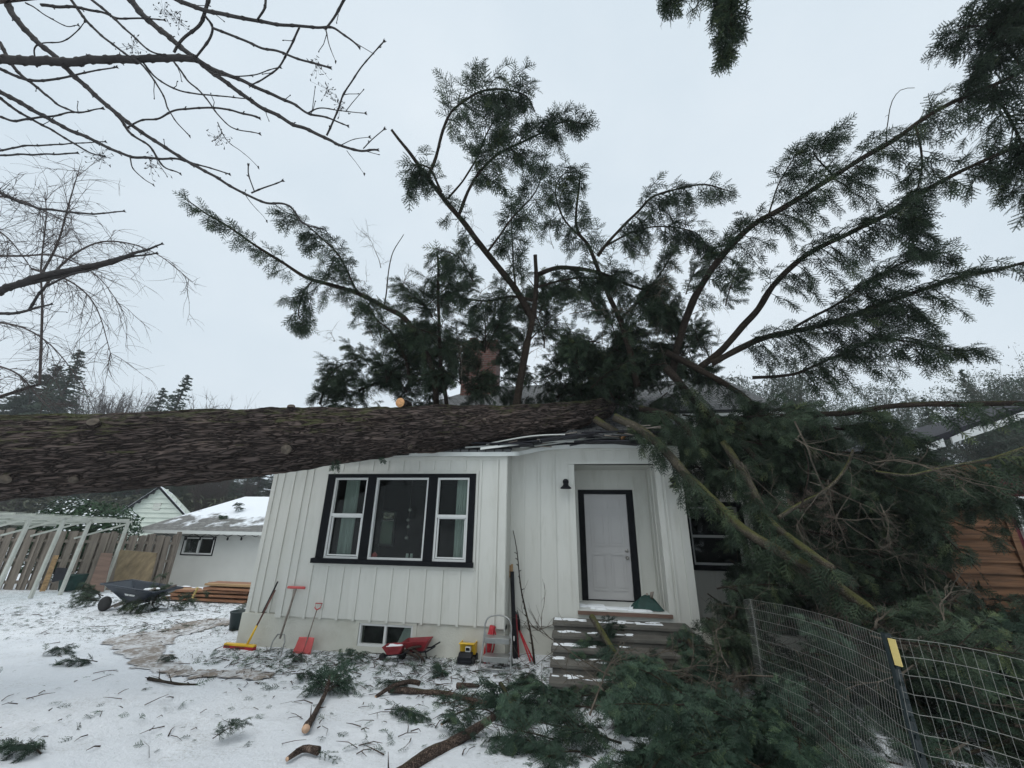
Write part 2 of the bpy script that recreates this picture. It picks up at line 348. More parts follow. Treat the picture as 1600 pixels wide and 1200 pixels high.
far=s.n('ShaderNodeMapRange'); s.l(sp.outputs[1],far.inputs[0]); far.inputs[1].default_value=20; far.inputs[2].default_value=32
base=s.mix(far.outputs[0],base,(.12,.12,.09))
gp=s.noise(c,1.7,6,.75); gq=s.noise(c,38,5,.8); gm=s.math('MULTIPLY',s.ramp(gp,[(.50,0),(.66,1)]),s.ramp(gq,[(.50,0),(.62,.55)])); base=s.mix(gm,base,(.20,.18,.12))
s.set(s.mix(spk,base,deb),.7,s.bump(f2,.006,1,s.bump(f,.03)),None,.3); M['ground']=s.m
tag(bigmesh('ground',V,F,M['ground'],None,True),kind='structure')
def height(x,y):
    a=fbm(np.stack([np.asarray(x)*1.3,np.asarray(y)*1.3,np.asarray(x)*0],-1),4)-.47
    b=fbm(np.stack([np.asarray(x)*6,np.asarray(y)*6,np.asarray(x)*0+3],-1),3)-.43
    return gz(x,y)+feet(x,y)+a*.07+b*.03
# path: outline resampled, filled as a fine grid draped over the ground
outl=[(362,966),(330,968),(280,975),(235,987),(195,990),(150,1001),(170,1012),(178,1024),(205,1040),(250,1052),(310,1062),(370,1066),(420,1062),(430,1052),(380,1047),(320,1044),(285,1036),(264,1024),(262,1010),(285,993),(325,982),(364,976)]
PO=np.array([ong(u,v)[:2] for u,v in outl])
def inpoly(x,y,P):
    ins=np.zeros(x.shape,bool); j=len(P)-1
    for i in range(len(P)):
        xi,yi=P[i];xj,yj=P[j]; c_=((yi>y)!=(yj>y))&(x<(xj-xi)*(y-yi)/(yj-yi+1e-12)+xi); ins^=c_; j=i
    return ins
xs=np.arange(PO[:,0].min(),PO[:,0].max(),.04); ys=np.arange(PO[:,1].min(),PO[:,1].max(),.04)
X_,Y_=np.meshgrid(xs,ys,indexing='ij')
wx=X_+.25*(fbm(np.stack([X_*1.5,Y_*1.5,X_*0],-1),3)-.45); wy=Y_+.25*(fbm(np.stack([X_*1.5,Y_*1.5,X_*0+9],-1),3)-.45)
wx=wx+.35*(fbm(np.stack([X_*7,Y_*7,X_*0],-1),3)-.45); wy=wy+.35*(fbm(np.stack([X_*7,Y_*7,X_*0+5],-1),3)-.45)
ins=inpoly(wx,wy,PO); ids=np.arange(X_.size).reshape(X_.shape)
q=ins[:-1,:-1]&ins[1:,:-1]&ins[1:,1:]&ins[:-1,1:]
F=np.stack([ids[:-1,:-1],ids[1:,:-1],ids[1:,1:],ids[:-1,1:]],-1)[q]
V=np.stack([X_,Y_,height(X_,Y_)+.014],-1).reshape(-1,3); us=np.unique(F); rm=-np.ones(len(V),int); rm[us]=np.arange(len(us))
s=NT('wet_path'); c=s.co(); n=s.noise(c,2.2,6,.7); f=s.noise(c,16,6,.7)
k=s.ramp(s.math('ADD',s.math('MULTIPLY',n,.55),s.math('MULTIPLY',f,.45)),[(.46,0),(.57,.85)])
M['path']=s.set(s.mix(k,s.mix(f,(.17,.14,.115),(.30,.26,.22)),(.68,.70,.72)),.75,s.bump(f,.01))
tag(bigmesh('path',V[us],rm[F],M['path'],None,True),kind='structure')
# ================================================================ HOUSE
def wall_holes(mb,x0,x1,y0,y1,z0,z1,holes,m=0):
    xs=sorted({x0,x1}|{h[0] for h in holes}|{h[1] for h in holes}); zs=sorted({z0,z1}|{h[2] for h in holes}|{h[3] for h in holes})
    for i in range(len(xs)-1):
        for k in range(len(zs)-1):
            cx=(xs[i]+xs[i+1])/2; cz=(zs[k]+zs[k+1])/2
            if any(h[0]<cx<h[1] and h[2]<cz<h[3] for h in holes): continue
            mb.box(xs[i],xs[i+1],y0,y1,zs[k],zs[k+1],m)
def battens(mb,x0,x1,y,z0,z1,holes,first,sp=.305,w=.042,p=.02,m=0):
    x=first
    while x<x1-.03:
        if x>x0+.02:
            segs=[(z0,z1)]
            for h in holes:
                if h[0]-w/2<x<h[1]+w/2:
                    segs=[t for a,b in segs for t in ((a,min(b,h[2])),(max(a,h[3]),b)) if t[1]-t[0]>.03]
            for a,b in segs: mb.box(x-w/2,x+w/2,y-p,y+.01,a,b,m)
        x+=sp
house=thing('white_house','white board and batten house with black window trim crushed under the fallen trunk','house',(-1.1,8,0))
# bay
ZT=3.33
LW=(-4.62,-1.70,1.47,2.99); BW=(-3.64,-2.68,.16,.50)
b=MB(); wall_holes(b,-5.2,-1.14,7.2,7.32,.55,ZT,[LW]); battens(b,-5.2,-1.2,7.2,.53,3.24,[(LW[0]-.08,LW[1]+.06,LW[2]-.02,LW[3]+.06)],-4.97)
b.box(-1.262,-1.13,7.172,7.2,.53,3.24); b.box(-5.215,-5.1,7.178,7.2,.53,3.24); b.box(-5.2,-1.14,7.18,7.2,3.24,3.31)
b.box(LW[0]-.06,LW[1]+.04,7.178,7.2,LW[2]-.10,LW[2]-.052); b.box(LW[0]-.06,LW[1]+.05,7.178,7.2,LW[3]+.002,LW[3]+.05); b.box(LW[1]+.002,LW[1]+.045,7.178,7.2,LW[2]-.05,LW[3])
b.build('bay_wall',M['siding'],house)
b=MB(); b.box(-5.87,-5.2,7.3,7.42,.57,ZT); battens(b,-5.87,-5.2,7.3,.55,ZT,[],-5.66,.23); b.box(-5.885,-5.80,7.28,7.3,.55,ZT); b.box(-5.21,-5.19,7.2,7.3,.55,ZT)
b.box(-5.87,-5.75,7.42,12.05,.57,4.3); b.box(-5.87,-5.75,12.05,14.6,.57,.95); b.box(-5.87,-5.75,12.05,14.6,3.3,4.3); b.box(-5.87,-5.75,14.6,15,.57,4.3); b.build('side_wall',M['siding'],house)  # unseen opening cut towards the back to brighten the back window
# entry wall
PO_=(.09,1.56,.70,3.22)
b=MB(); wall_holes(b,-1.14,2.02,7.7,7.8,.49,3.56,[PO_]); battens(b,-1.1,2.0,7.7,.47,3.48,[(-.04,1.73,.60,3.30)],-.88,.29)
b.box(-1.14,-1.12,7.2,7.7,.49,3.45); b.box(-1.14,2.02,7.68,7.7,3.48,3.55)
b.box(-.02,.09,7.674,7.7,.60,3.22); b.box(1.56,1.66,7.674,7.7,.60,3.22); b.box(-.02,1.66,7.676,7.7,3.225,3.30); b.box(1.70,1.73,7.68,7.7,.47,3.48); b.box(1.90,2.03,7.676,7.7,.47,3.48)
b.box(.0,1.66,7.682,7.7,.60,.695)
b.box(2.0,2.02,7.8,9.2,.49,3.9)
b.build('entry_wall',M['siding'],house)
DH=(.22,1.20,.76,2.80)
b=MB(); wall_holes(b,.0,1.68,8.6,8.7,.70,3.24,[DH]); battens(b,0,1.6,8.6,.76,3.22,[(DH[0]-.06,DH[1]+.06,.5,DH[3]+.06)],.13,.29)
b.box(-.01,.09,7.8,8.6,.70,3.22); b.box(1.56,1.66,7.8,8.6,.70,3.22)
for y in (8.0,8.3): b.box(1.546,1.56,y,y+.035,.78,3.2)
b.box(.0,1.66,7.7,8.6,3.22,3.26); b.build('porch_wall',M['siding'],house)
b=MB(); b.box(.09,1.56,7.66,8.6,.70,.765); pf=b.build('porch_floor',M['white'],house)
b=MB(); b.box(.06,1.60,7.62,7.665,.705,.758); b.build('threshold',M['brown_wood'],house)
rnd=random.Random(3)
def snowpatch(mb,x0,x1,y0,y1,z,n,rn,th=.02,smin=.04,smax=.16,m=0):
    for i in range(n):
        cx=rn.uniform(x0,x1);cy=rn.uniform(y0,y1);r=rn.uniform(smin,smax); k=11; e=rn.uniform(.25,.6)
        ring=[]; 
        for a in range(k):
            q=r*rn.uniform(.65,1.15); ring.append((min(max(cx+q*1.6*math.cos(a*6.283/k),x0),x1),min(max(cy+q*e*math.sin(a*6.283/k),y0),y1)))
        vs=[(px,py,z) for px,py in ring]+[(cx+(px-cx)*.8,cy+(py-cy)*.8,z+th*.8) for px,py in ring]+[(cx,cy,z+th)]
        fs=[(j,(j+1)%k,(j+1)%k+k,j+k) for j in range(k)]+[(j+k,(j+1)%k+k,2*k) for j in range(k)]
        mb.add(vs,fs,m)
b=MB(); snowpatch(b,.1,1.54,7.68,8.2,.766,26,rnd,.03,.05,.15); b.build('snow',M['snow'],pf,True)
# door
d=MB(); dx0,dx1,dz0,dz1=.28,1.13,.785,2.735; dy=8.62
d.box(dx0,dx1,dy,dy+.04,dz0,dz1)
def panel(mb,x0,x1,z0,z1,y):
    t=.03
    for a in ((x0,x1,z0,z0+t),(x0,x1,z1-t,z1),(x0,x0+t,z0+t,z1-t),(x1-t,x1,z0+t,z1-t)): mb.box(a[0],a[1],y-.02,y,a[2],a[3])
    mb.box(x0+.06,x1-.06,y-.009,y,z0+.06,z1-.06)
W_=(dx1-dx0)
for (za,zb) in ((.08,.42),(.49,.80),(.86,.955)):
    for (xa,xb) in ((.13,.46),(.55,.88)): panel(d,dx0+W_*xa,dx0+W_*xb,dz0+1.95*za,dz0+1.95*zb,dy)
door=d.build('door',M['door'],house)
k=MB()
for z in (1.66,1.53): k.lathe((1.065,dy-.0,z),[(.033,0),(.033,.008),(.012,.012),(.012,.035),(.028,.045),(.030,.06),(.018,.072)] if z<1.6 else [(.032,0),(.032,.012),(.02,.022)],16,0,(0,-1,0))
k.build('door_handle',M['nickel'],door,True)
c=MB(); t=.11
c.box(DH[0]-.06,dx0,8.57,8.62,.765,2.82);c.box(dx1,DH[1]+.06,8.57,8.62,.765,2.82);c.box(dx0,dx1,8.57,8.62,dz1,2.82);c.box(dx0,dx1,8.60,8.64,.765,.783)
c.build('door_casing',M['black'],house)
# foundation
b=MB(); wall_holes(b,-5.9,-1.12,7.235,7.45,-.4,.56,[BW]); b.box(-1.3,-1.125,7.25,7.75,-.4,.55); b.box(-1.2,4.6,7.745,7.95,-.4,.495); b.box(-5.9,-5.7,7.45,15,-.4,.56)
b.box(BW[0]-.07,BW[0],7.222,7.3,BW[2]-.04,BW[3]+.03);b.box(BW[1],BW[1]+.07,7.222,7.3,BW[2]-.04,BW[3]+.03);b.box(BW[0]-.07,BW[1]+.07,7.22,7.3,BW[3],BW[3]+.05);b.box(BW[0]-.08,BW[1]+.08,7.21,7.3,BW[2]-.07,BW[2])
b.build('foundation',M['found'],house)
# living window
def pane(parent,x0,x1,y,z0,z1,mat='glass'):
    q=MB(); q.box(x0,x1,y,y+.006,z0,z1); return q.build('pane',M[mat],parent)
def frame(mb,x0,x1,y0,y1,z0,z1,t,m=0):
    mb.box(x0,x1,y0,y1,z0,z0+t,m);mb.box(x0,x1,y0,y1,z1-t,z1,m);mb.box(x0,x0+t,y0,y1,z0+t,z1-t,m);mb.box(x1-t,x1,y0,y1,z0+t,z1-t,m)
x0,x1,z0,z1=LW; xa,xb,xc,xd=-3.79,-3.625,-2.59,-2.42
b=MB(); y0,y1=7.155,7.30
b.box(x0,x0+.15,y0,y1,z0,z1-.07); b.box(x1-.115,x1,y0,y1,z0,z1-.07); b.box(x0,x1,y0,y1,z1-.07,z1); b.box(xa,xb,y0,y1,z0+.03,z1-.07); b.box(xc,xd,y0,y1,z0+.03,z1-.07)
b.box(x0-.05,x1+.02,7.11,7.30,z0-.05,z0+.03)
wf=b.build('picture_window',M['black'],house)
zz0=z0+.03; zz1=z1-.07
for (p0,p1,hung) in ((x0+.15,xa,1),(xb,xc,0),(xd,x1-.115,1)):
    f=MB(); frame(f,p0,p1,7.175,7.24,zz0,zz1,.035)
    if hung:
        zm=(zz0+zz1)/2+.04; f.box(p0+.03,p1-.03,7.17,7.235,zm-.03,zm+.02); frame(f,p0+.045,p1-.045,7.20,7.23,zz0+.045,zm-.03,.022)
    f.build('sash',M['vinyl'],wf); pane(wf,p0+.03,p1-.03,7.245,zz0+.03,zz1-.03)
# curtains in side windows
for (p0,p1) in ((-4.34,-4.06),(-2.10,-1.80)):
    n=40; vs=[];fs=[]
    for i in range(n+1):
        x=p0+(p1-p0)*i/n; y=7.37+.018*math.sin(i*1.1)+.01*math.sin(i*2.7)
        vs+=[(x,y,1.2),(x,y,3.05)]
        if i: fs.append((2*i-2,2*i,2*i+1,2*i-1))
    c=MB(); c.add(vs,fs); c.build('curtain',M['curtain'],wf,True)
# room behind
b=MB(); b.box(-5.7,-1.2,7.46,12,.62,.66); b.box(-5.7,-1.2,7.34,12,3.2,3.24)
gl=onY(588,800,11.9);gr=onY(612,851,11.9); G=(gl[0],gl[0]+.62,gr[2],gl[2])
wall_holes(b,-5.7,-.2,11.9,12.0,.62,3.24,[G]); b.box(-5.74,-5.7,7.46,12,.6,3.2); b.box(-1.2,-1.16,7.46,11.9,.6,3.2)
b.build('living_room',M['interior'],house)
bk=MB(); frame(bk,G[0]-.03,G[1]+.03,11.86,11.9,G[2]-.03,G[3]+.03,.045); bk.box(G[0],G[1],11.87,11.9,G[3]-.22,G[3]-.20); bk.box(G[0],G[1],11.87,11.9,G[3]-.27,G[3]-.25); bkf=bk.build('back_window',M['vinyl'],house)
q=MB(); q.box(G[0],G[1],11.93,11.95,G[2],G[3]-.27); q.build('blind',M['blind'],bkf)
b=MB(); wall_holes(b,-5.87,4.5,14.88,15,.5,4.6,[(-5.84,-3.9,.9,3.9)]); b.box(4.4,4.5,9.3,14.88,.5,4.6)  # opening added in this unseen wall so daylight reaches the back window
b.build('back_wall',M['siding'],house)
# trinkets on the sill: seen through glass
def sill(): return 1.505
b=MB()
for x in (-2.93,-2.85): b.lathe((x,7.30,1.505),[(.025,0),(.027,.05),(.024,.1)],12,0)
tag(b.build('candle_jars',M['curtain'],wf))
b=MB(); b.lathe((-3.56,7.31,1.505),[(.02,0),(.05,.02),(.055,.06),(.03,.09),(.01,.11)],12); b.build('ornament',M['redfade'],wf,True)
b=MB()
for i,z in enumerate((2.35,2.17,2.05,1.86)): b.lathe((-2.98-.02*(i%2),7.36,z-.04),[(.003,0),(.03,.02),(.036,.04),(.03,.06),(.003,.08)],12,0,(0,0,1)); 
b.bar((-2.99,7.36,2.95),(-2.99,7.36,1.86),.003,.003); b.build('hanging_mobile',M['nickel'],wf,True)
# basement window
x0,x1,z0,z1=BW; f=MB(); frame(f,x0,x1,7.24,7.30,z0,z1,.035); f.box((x0+x1)/2-.03,(x0+x1)/2+.01,7.24,7.29,z0+.035,z1-.035)
bw=f.build('basement_window',M['vinyl'],house); pane(bw,x0+.03,x1-.03,7.30,z0+.03,z1-.03)
b=MB(); b.box(x0-.1,x1+.1,7.5,7.52,-.2,.54); b.build('basement_dark_sheet',M['interior'],house)  # dark sheet close behind the pane stands for the unlit basement
b=MB(); b.prism([(x1-.30,7.33,z0+.03),(x1-.03,7.33,z0+.03),(x1-.03,7.33,z1-.03),(x1-.17,7.33,z1-.03)],(0,.01,0)); b.build('curtain',M['curtain'],bw)
# right wing
wy=9.2; p=onY(1082,850,wy); q_=onY(1150,885,wy); q2=onY(1150,800,wy); RW=(p[0]-.02,p[0]+.98,q_[2],q_[2]+1.15)
b=MB(); wall_holes(b,2.02,4.4,wy,wy+.1,.45,4.55,[RW]); battens(b,2.02,4.4,wy,.45,4.5,[(RW[0]-.1,RW[1]+.1,RW[2]-.1,RW[3]+.1)],2.45,.4); b.box(2.0,4.5,wy+.06,wy+.3,-.4,.5); b.build('wing_wall',M['siding'],house)
f=MB(); frame(f,RW[0]-.09,RW[1]+.09,wy-.03,wy+.05,RW[2]-.09,RW[3]+.09,.1); rw=f.build('wing_window',M['black'],house)
f=MB(); frame(f,RW[0]+.01,RW[1]-.01,wy+.02,wy+.07,RW[2]+.01,RW[3]-.01,.04); f.box(RW[0]+.05,RW[1]-.05,wy+.015,wy+.06,RW[2]+.53,RW[2]+.58); f.build('sash',M['vinyl'],rw); pane(rw,RW[0]+.04,RW[1]-.04,wy+.075,RW[2]+.04,RW[3]-.04)
b=MB(); b.box(2.1,4.3,wy+.6,wy+.62,.3,4.2); b.build('wing_dark_sheet',M['interior'],house)  # flat dark sheet in place of the wing's unlit inside
# wall lamps
for (u,v) in ((884,758),(1052,756)):
    p=onY(u,v,7.68); x,y,z=p[0],7.674,p[2]
    b=MB(); b.lathe((x,y,z+.06),[(.055,0),(.055,.012),(.03,.02)],20,0,(0,-1,0))
    b.tube([(x,y-.01,z+.06),(x,y-.07,z+.085),(x,y-.12,z+.06),(x,y-.125,z-.01)],[.012]*4,8)
    b.lathe((x,y-.125,z-.075),[(.10,0),(.102,.012),(.085,.03),(.05,.06),(.045,.085),(.03,.10),(.0,.105)],24,0,(0,0,1),False)
    b.lathe((x,y-.125,z-.068),[(.092,0),(.075,.03),(.04,.06),(.0,.07)],24,0,(0,0,1),False)
    b.build('wall_lamp',M['blackp'],house,True)
# steps
b=MB(); sx0,sx1=-.335,1.78; zs=[.64,.53,.42,.31,.195]; ys=[7.30,7.02,6.75,6.46,6.14]
for i,(z,y) in enumerate(zip(zs,ys)):
    yb=7.68 if i==0 else ys[i-1]+.02
    b.box(sx0+.002*i-.001,sx1,y+.03,yb,-.3,z-.055); b.box(sx0-.02-.002*i,sx1+.02,y,yb+.001*i,z-.055,z)
st=b.build('concrete_steps',M['concrete'],house,False,.012)
b=MB(); rn=random.Random(9)
for i,(z,y) in enumerate(zip(zs,ys)):
    yb=7.6 if i==0 else ys[i-1]+.0; snowpatch(b,sx0,1.4 if i<1 else .9,y+.12,yb,z+.001,34 if i==0 else 13,rn,.012,.03,.10)
b.build('snow',M['snow'],st,True)
# roof
def roofz(x,y): return 3.42+.6*(y-7.1)
TR=[]  # trunk axis stations filled below
stn=[(0,646,787,5.2),(250,642,760,5.8),(430,637,741,6.3),(600,635,716,6.9),(700,633,704,7.3),(800,631,692,7.7),(880,628,680,8.0),(944,620,656,8.25)]
for (u,vt,vb,t) in stn: TR.append((atT(u,(vt+vb)/2,t),(vb-vt)/2/FPX*t))
def trunkat(x):
    xs=[a[0][0] for a in TR]; return [float(np.interp(x,xs,[a[0][k] for a in TR])) for k in (1,2)]+[float(np.interp(x,xs,[a[1] for a in TR]))]
def roofgrid(x0f,x1f,ya,yb,nx,ny,zf,th=.05):
    P=[]; 
    for i in range(nx+1):
        for j in range(ny+1):
            y=ya+(yb-ya)*j/ny; xa=x0f(y);xb=x1f(y); x=xa+(xb-xa)*i/nx; P.append((x,y,zf(x,y)))
    n=len(P); P+= [(x,y,z-th) for x,y,z in P]; g=lambda i,j:i*(ny+1)+j; F=[]
    for i in range(nx):
        for j in range(ny): F+= [(g(i,j),g(i+1,j),g(i+1,j+1),g(i,j+1)),(n+g(i,j),n+g(i,j+1),n+g(i+1,j+1),n+g(i+1,j))]
    for i in range(nx): F+= [(g(i,0),n+g(i,0),n+g(i+1,0),g(i+1,0)),(g(i,ny),g(i+1,ny),n+g(i+1,ny),n+g(i,ny))]
    for j in range(ny): F+= [(g(0,j),g(0,j+1),n+g(0,j+1),n+g(0,j)),(g(nx,j),n+g(nx,j),n+g(nx,j+1),g(nx,j+1))]
    return P,F
def dentz(x,y):
    z=roofz(x,y)
    if -6<x<.6:
        ty,tz,tr=trunkat(x); d=abs(y-ty); 
        if d<1.3: z=min(z,max(3.30+.04*(y-7),tz-tr*.75+.35*max(0,d-tr)*1.2))
    return z+.03*(vnoise(np.array([x*2,y*2,1.]))-.5)
b=MB()
P,F=roofgrid(lambda y:-6.1+max(0,(y-7.1))*.68,lambda y:-1.05,7.1,12,50,40,lambda x,y:dentz(x,y)); b.add(P,F)
P,F=roofgrid(lambda y:-1.05,lambda y:2.3,7.56,12,30,36,lambda x,y:max(dentz(x,y),3.60+.25*(y-7.56)) if y<8.6 else dentz(x,y)); b.add(P,F)
P,F=roofgrid(lambda y:2.3,lambda y:4.75,9.1,12,20,24,lambda x,y:roofz(x,y)); b.add(P,F)
P,F=roofgrid(lambda y:-2.77+(12-y)*-.001,lambda y:4.75,12,16,10,8,lambda x,y:6.36-.6*(y-12)); b.add(P,F)
b.add([(-6.1,7.1,3.42),(-6.1,15.3,3.42),(-2.77,12,6.36)],[(0,2,1)])
b.add([(-6.1,15.3,3.42),(-2.77,12,6.36),(-2.77,16,3.96),(-6.1,16,3.4)],[(0,1,2,3)])
rf=b.build('roof',M['shingle'],house)
b=MB(); b.prism([(4.72,9.1,4.54),(4.72,12,6.28),(4.72,16,3.9),(4.72,16,3.78),(4.72,12,6.15),(4.72,9.1,4.42)],(.025,0,0)); b.box(2.3,4.72,9.12,9.15,4.42,4.55); b.build('rake_board',M['white'],rf)
b=MB(); b.prism([(4.45,9.2,.5),(4.45,9.2,4.5),(4.45,12,6.2),(4.45,15,4.5),(4.45,15,.5)],(-.03,0,0)); b.build('gable_wall',M['siding'],house)
b=MB(); ch0=onY(724,532,11)[0]; ch1=onY(776,532,11)[0]
b.box(ch0,ch1,11,11.75,5.3,7.50); b.box(ch0-.05,ch1+.05,10.95,11.8,7.40,7.56); b.box(ch0+.15,ch0+.4,11.2,11.5,7.56,7.8,0); b.build('chimney',M['brick'],rf)
# crumpled eave: curved fascia, lifted drip edges, felt and broken sheathing
def strip(mb,pts,h,th=.02,tilt=0.,m=0):
    P,_=resample(pts,[1]*len(pts),.08); n=len(P); vs=[];fs=[]
    for p in P:
        vs+=[(p[0],p[1],p[2]),(p[0],p[1]+th,p[2]),(p[0],p[1]+th+tilt,p[2]+h),(p[0],p[1]+tilt,p[2]+h)]
    for i in range(n-1):
        for k in range(4): fs.append((4*i+k,4*i+(k+1)%4,4*i+4+(k+1)%4,4*i+4+k))
    fs+=[(0,3,2,1),(4*n-4,4*n-3,4*n-2,4*n-1)]; mb.add(vs,fs,m)
b=MB(); strip(b,[(-5.25,7.10,3.30),(-3,7.10,3.31),(-1.15,7.10,3.30),(-.85,7.32,3.36),(-.35,7.58,3.49),(.5,7.60,3.52),(1.78,7.60,3.50)],.075,.03)
b.build('fascia',M['white'],house)
b=MB(); rn=random.Random(5)
strip(b,[(-1.5,7.0,3.50),(-.6,7.1,3.66),(.3,7.2,3.68),(1.0,7.3,3.62)],.03,.05,.05)
strip(b,[(-1.9,7.02,3.44),(-1.0,7.1,3.50),(-.1,7.3,3.60),(.9,7.5,3.68),(1.7,7.5,3.63)],.03,.03,.03)
strip(b,[(-.9,7.2,3.46),(0,7.35,3.60),(.6,7.3,3.72),(1.1,7.3,3.75)],.022,.04,.02)
b.build('drip_edge',M['white'],house)
b=MB()
for i in range(26):
    x=rn.uniform(-2.3,1.0);l=rn.uniform(.5,1.3);y=rn.uniform(7.05,7.6);z=3.42+.07*(x+2)+rn.uniform(0,.16); b.bar((x,y,z),(x+l,y+rn.uniform(-.1,.25),z+rn.uniform(-.05,.12)),rn.uniform(.1,.3),.018)
b.build('broken_sheathing',M['felt'],house)
b=MB()
for i in range(16):
    x=rn.uniform(-1.7,1.3);l=rn.uniform(.15,.6);y=rn.uniform(7.0,7.5);z=3.45+.07*(x+2)+rn.uniform(0,.16); b.bar((x,y,z),(x+l,y+rn.uniform(-.1,.1),z+rn.uniform(-.06,.10)),rn.uniform(.015,.05),.015)
b.build('splintered_wood',M['greywood'],house)
b=MB(); strip(b,[(-.2,7.45,3.60),(.6,7.42,3.66),(1.3,7.45,3.64),(1.8,7.5,3.58)],.05,.04,.03); strip(b,[(-1.6,6.98,3.40),(-1.0,7.0,3.47),(-.5,7.15,3.56),(.1,7.35,3.585)],.045,.03,.02); b.build('torn_gutter',M['white'],house)
def crumple(name,x0,x1,y0,y1,f,mat,seed,amp):
    nx,ny=40,20; vs=[];fs=[]
    for i in range(nx+1):
        for j in range(ny+1):
            x=x0+(x1-x0)*i/nx;y=y0+(y1-y0)*j/ny; vs.append((x,y,f(x,y)+amp*(fbm(np.array([x*3+seed,y*3,seed]),3)-.45)))
    for i in range(nx):
        for j in range(ny): a=i*(ny+1)+j; fs.append((a,a+ny+1,a+ny+2,a+1))
    m=MB(); m.add(vs,fs); o=m.build(name,mat,house,True); md=o.modifiers.new('thick','SOLIDIFY'); md.thickness=.02; return o
crumple('lifted_shingles',-.9,1.5,7.15,8.1,lambda x,y:3.66+.5*(y-7.15)*(.6 if x<0 else .8)+.02*x,M['shingle'],2,.12)
crumple('roof_felt',.0,1.5,9.0,10.2,lambda x,y:4.45+.7*(y-9.0)+.35*math.exp(-((x-.7)/.5)**2),M['felt'],5,.3)
# ================================================================ SMALL THINGS BY THE WALL
def lean(u0,v0,u1,v1,Y=7.13):
    a=ong(u0,v0); b_=onY(u1,v1,Y); return a,b_
def at(a,b,f): return a+(b-a)*f
# push broom
a,t_=lean(383,1004,430,922)
th=thing('push_broom','push broom with yellow block and red bristles leaning at the house corner','broom',a,'long handled yard tools leaning on the wall')
h0=ong(351,1013);h1=ong(397,1017); h0[2]+=.07;h1[2]+=.07
b=MB(); b.bar(h0,h1,.075,.03); b.build('block',M['yellow'],th,False,.006)
b=MB(); n=34
for i in range(n):
    for j in (-1,0,1):
        p=at(h0,h1,(i+.5)/n)+np.array([.01*j,.022*j,0]); b.tube([p-[0,0,.012],p-[.004*j,-.008*j,.075]],[.009,.011],5)
b.build('bristles',M['red'],th)
m_=at(h0,h1,.72); b=MB(); b.tube([m_,at(m_,t_,.35)],[.02,.016],10); b.build('socket',M['yellow'],th,True)
b=MB(); b.tube([at(m_,t_,.3),t_],[.014,.013],10); b.build('handle',M['handlewood'],th,True)
# scoop shovel standing blade down
a,t_=lean(388,1003,434,909)
th=thing('black_shovel','dark shovel with long black handle crossing the broom at the house corner','shovel',a,'long handled yard tools leaning on the wall')
d=(t_-a)/np.linalg.norm(t_-a); 
b=MB(); sdv=np.array([1,0,0.]); nv=np.cross(sdv,d)
def blade(mb,base,d,sd_,nv,w,l,dep,th_,wt=None):
    nx,ny=10,12; vs=[];
    for s_ in (0,1):
        for j in range(ny+1):
            for i in range(nx+1):
                q=i/nx*2-1; f=j/ny; ww=w*(1 if wt is None else (1-(1-wt)*f)); tip=(1-abs(q)**2.5)*.04*(1-f)
                p=base+d*(f*l-tip)+sd_*(q*ww/2)+nv*(dep*(q*q-.6)+ (th_ if s_ else 0)); vs.append(p)
    g=lambda s_,i,j:s_*(nx+1)*(ny+1)+j*(nx+1)+i; fs=[]
    for j in range(ny):
        for i in range(nx): fs+=[(g(0,i,j),g(0,i+1,j),g(0,i+1,j+1),g(0,i,j+1)),(g(1,i,j),g(1,i,j+1),g(1,i+1,j+1),g(1,i+1,j))]
    for i in range(nx): fs+=[(g(0,i,0),g(1,i,0),g(1,i+1,0),g(0,i+1,0)),(g(0,i,ny),g(0,i+1,ny),g(1,i+1,ny),g(1,i,ny))]
    for j in range(ny): fs+=[(g(0,0,j),g(0,0,j+1),g(1,0,j+1),g(1,0,j)),(g(0,nx,j),g(1,nx,j),g(1,nx,j+1),g(0,nx,j+1))]
    mb.add(vs,fs)
blade(b,a+[0,0,.0],d,sdv,nv,.20,.30,.03,.006,.6); b.build('blade',M['blackp'],th,True)
b=MB(); b.tube([a+d*.24,t_],[.017,.013],10); b.build('handle',M['blackp'],th,True)
# t-handled tool with open steel frame
a,t_=lean(430,1020,463,918)
th=thing('garden_fork','red T handled fork with open steel head leaning on the white siding','garden fork',a,'long handled yard tools leaning on the wall')
d=(t_-a)/np.linalg.norm(t_-a)
b=MB(); b.tube([t_+[-.17,0,0],t_+[-.16,0,0],t_+[.16,0,0],t_+[.17,0,0]],[.012,.022,.022,.012],10); b.build('handle',M['redfade'],th,True)
b=MB(); b.tube([a+d*.2,t_],[.017,.017],10); b.build('shaft',M['greywood'],th,True)
b=MB(); b.tube([a+[-.11,0,0],a+[-.11,.0,.0]+d*.16,a+[-.06,0,0]+d*.26,a+[.06,0,0]+d*.26,a+[.11,0,0]+d*.16,a+[.11,0,0]],[.011]*6,8)
b.bar(a+[-.13,0,.03],a+[.13,0,.03],.012,.02)
for q in (-.11,-.04,.04,.11): b.tube([a+[q,0,.03],a+[q,-.01,-.05]],[.008,.004],6)
b.build('tines',M['metal'],th,True)
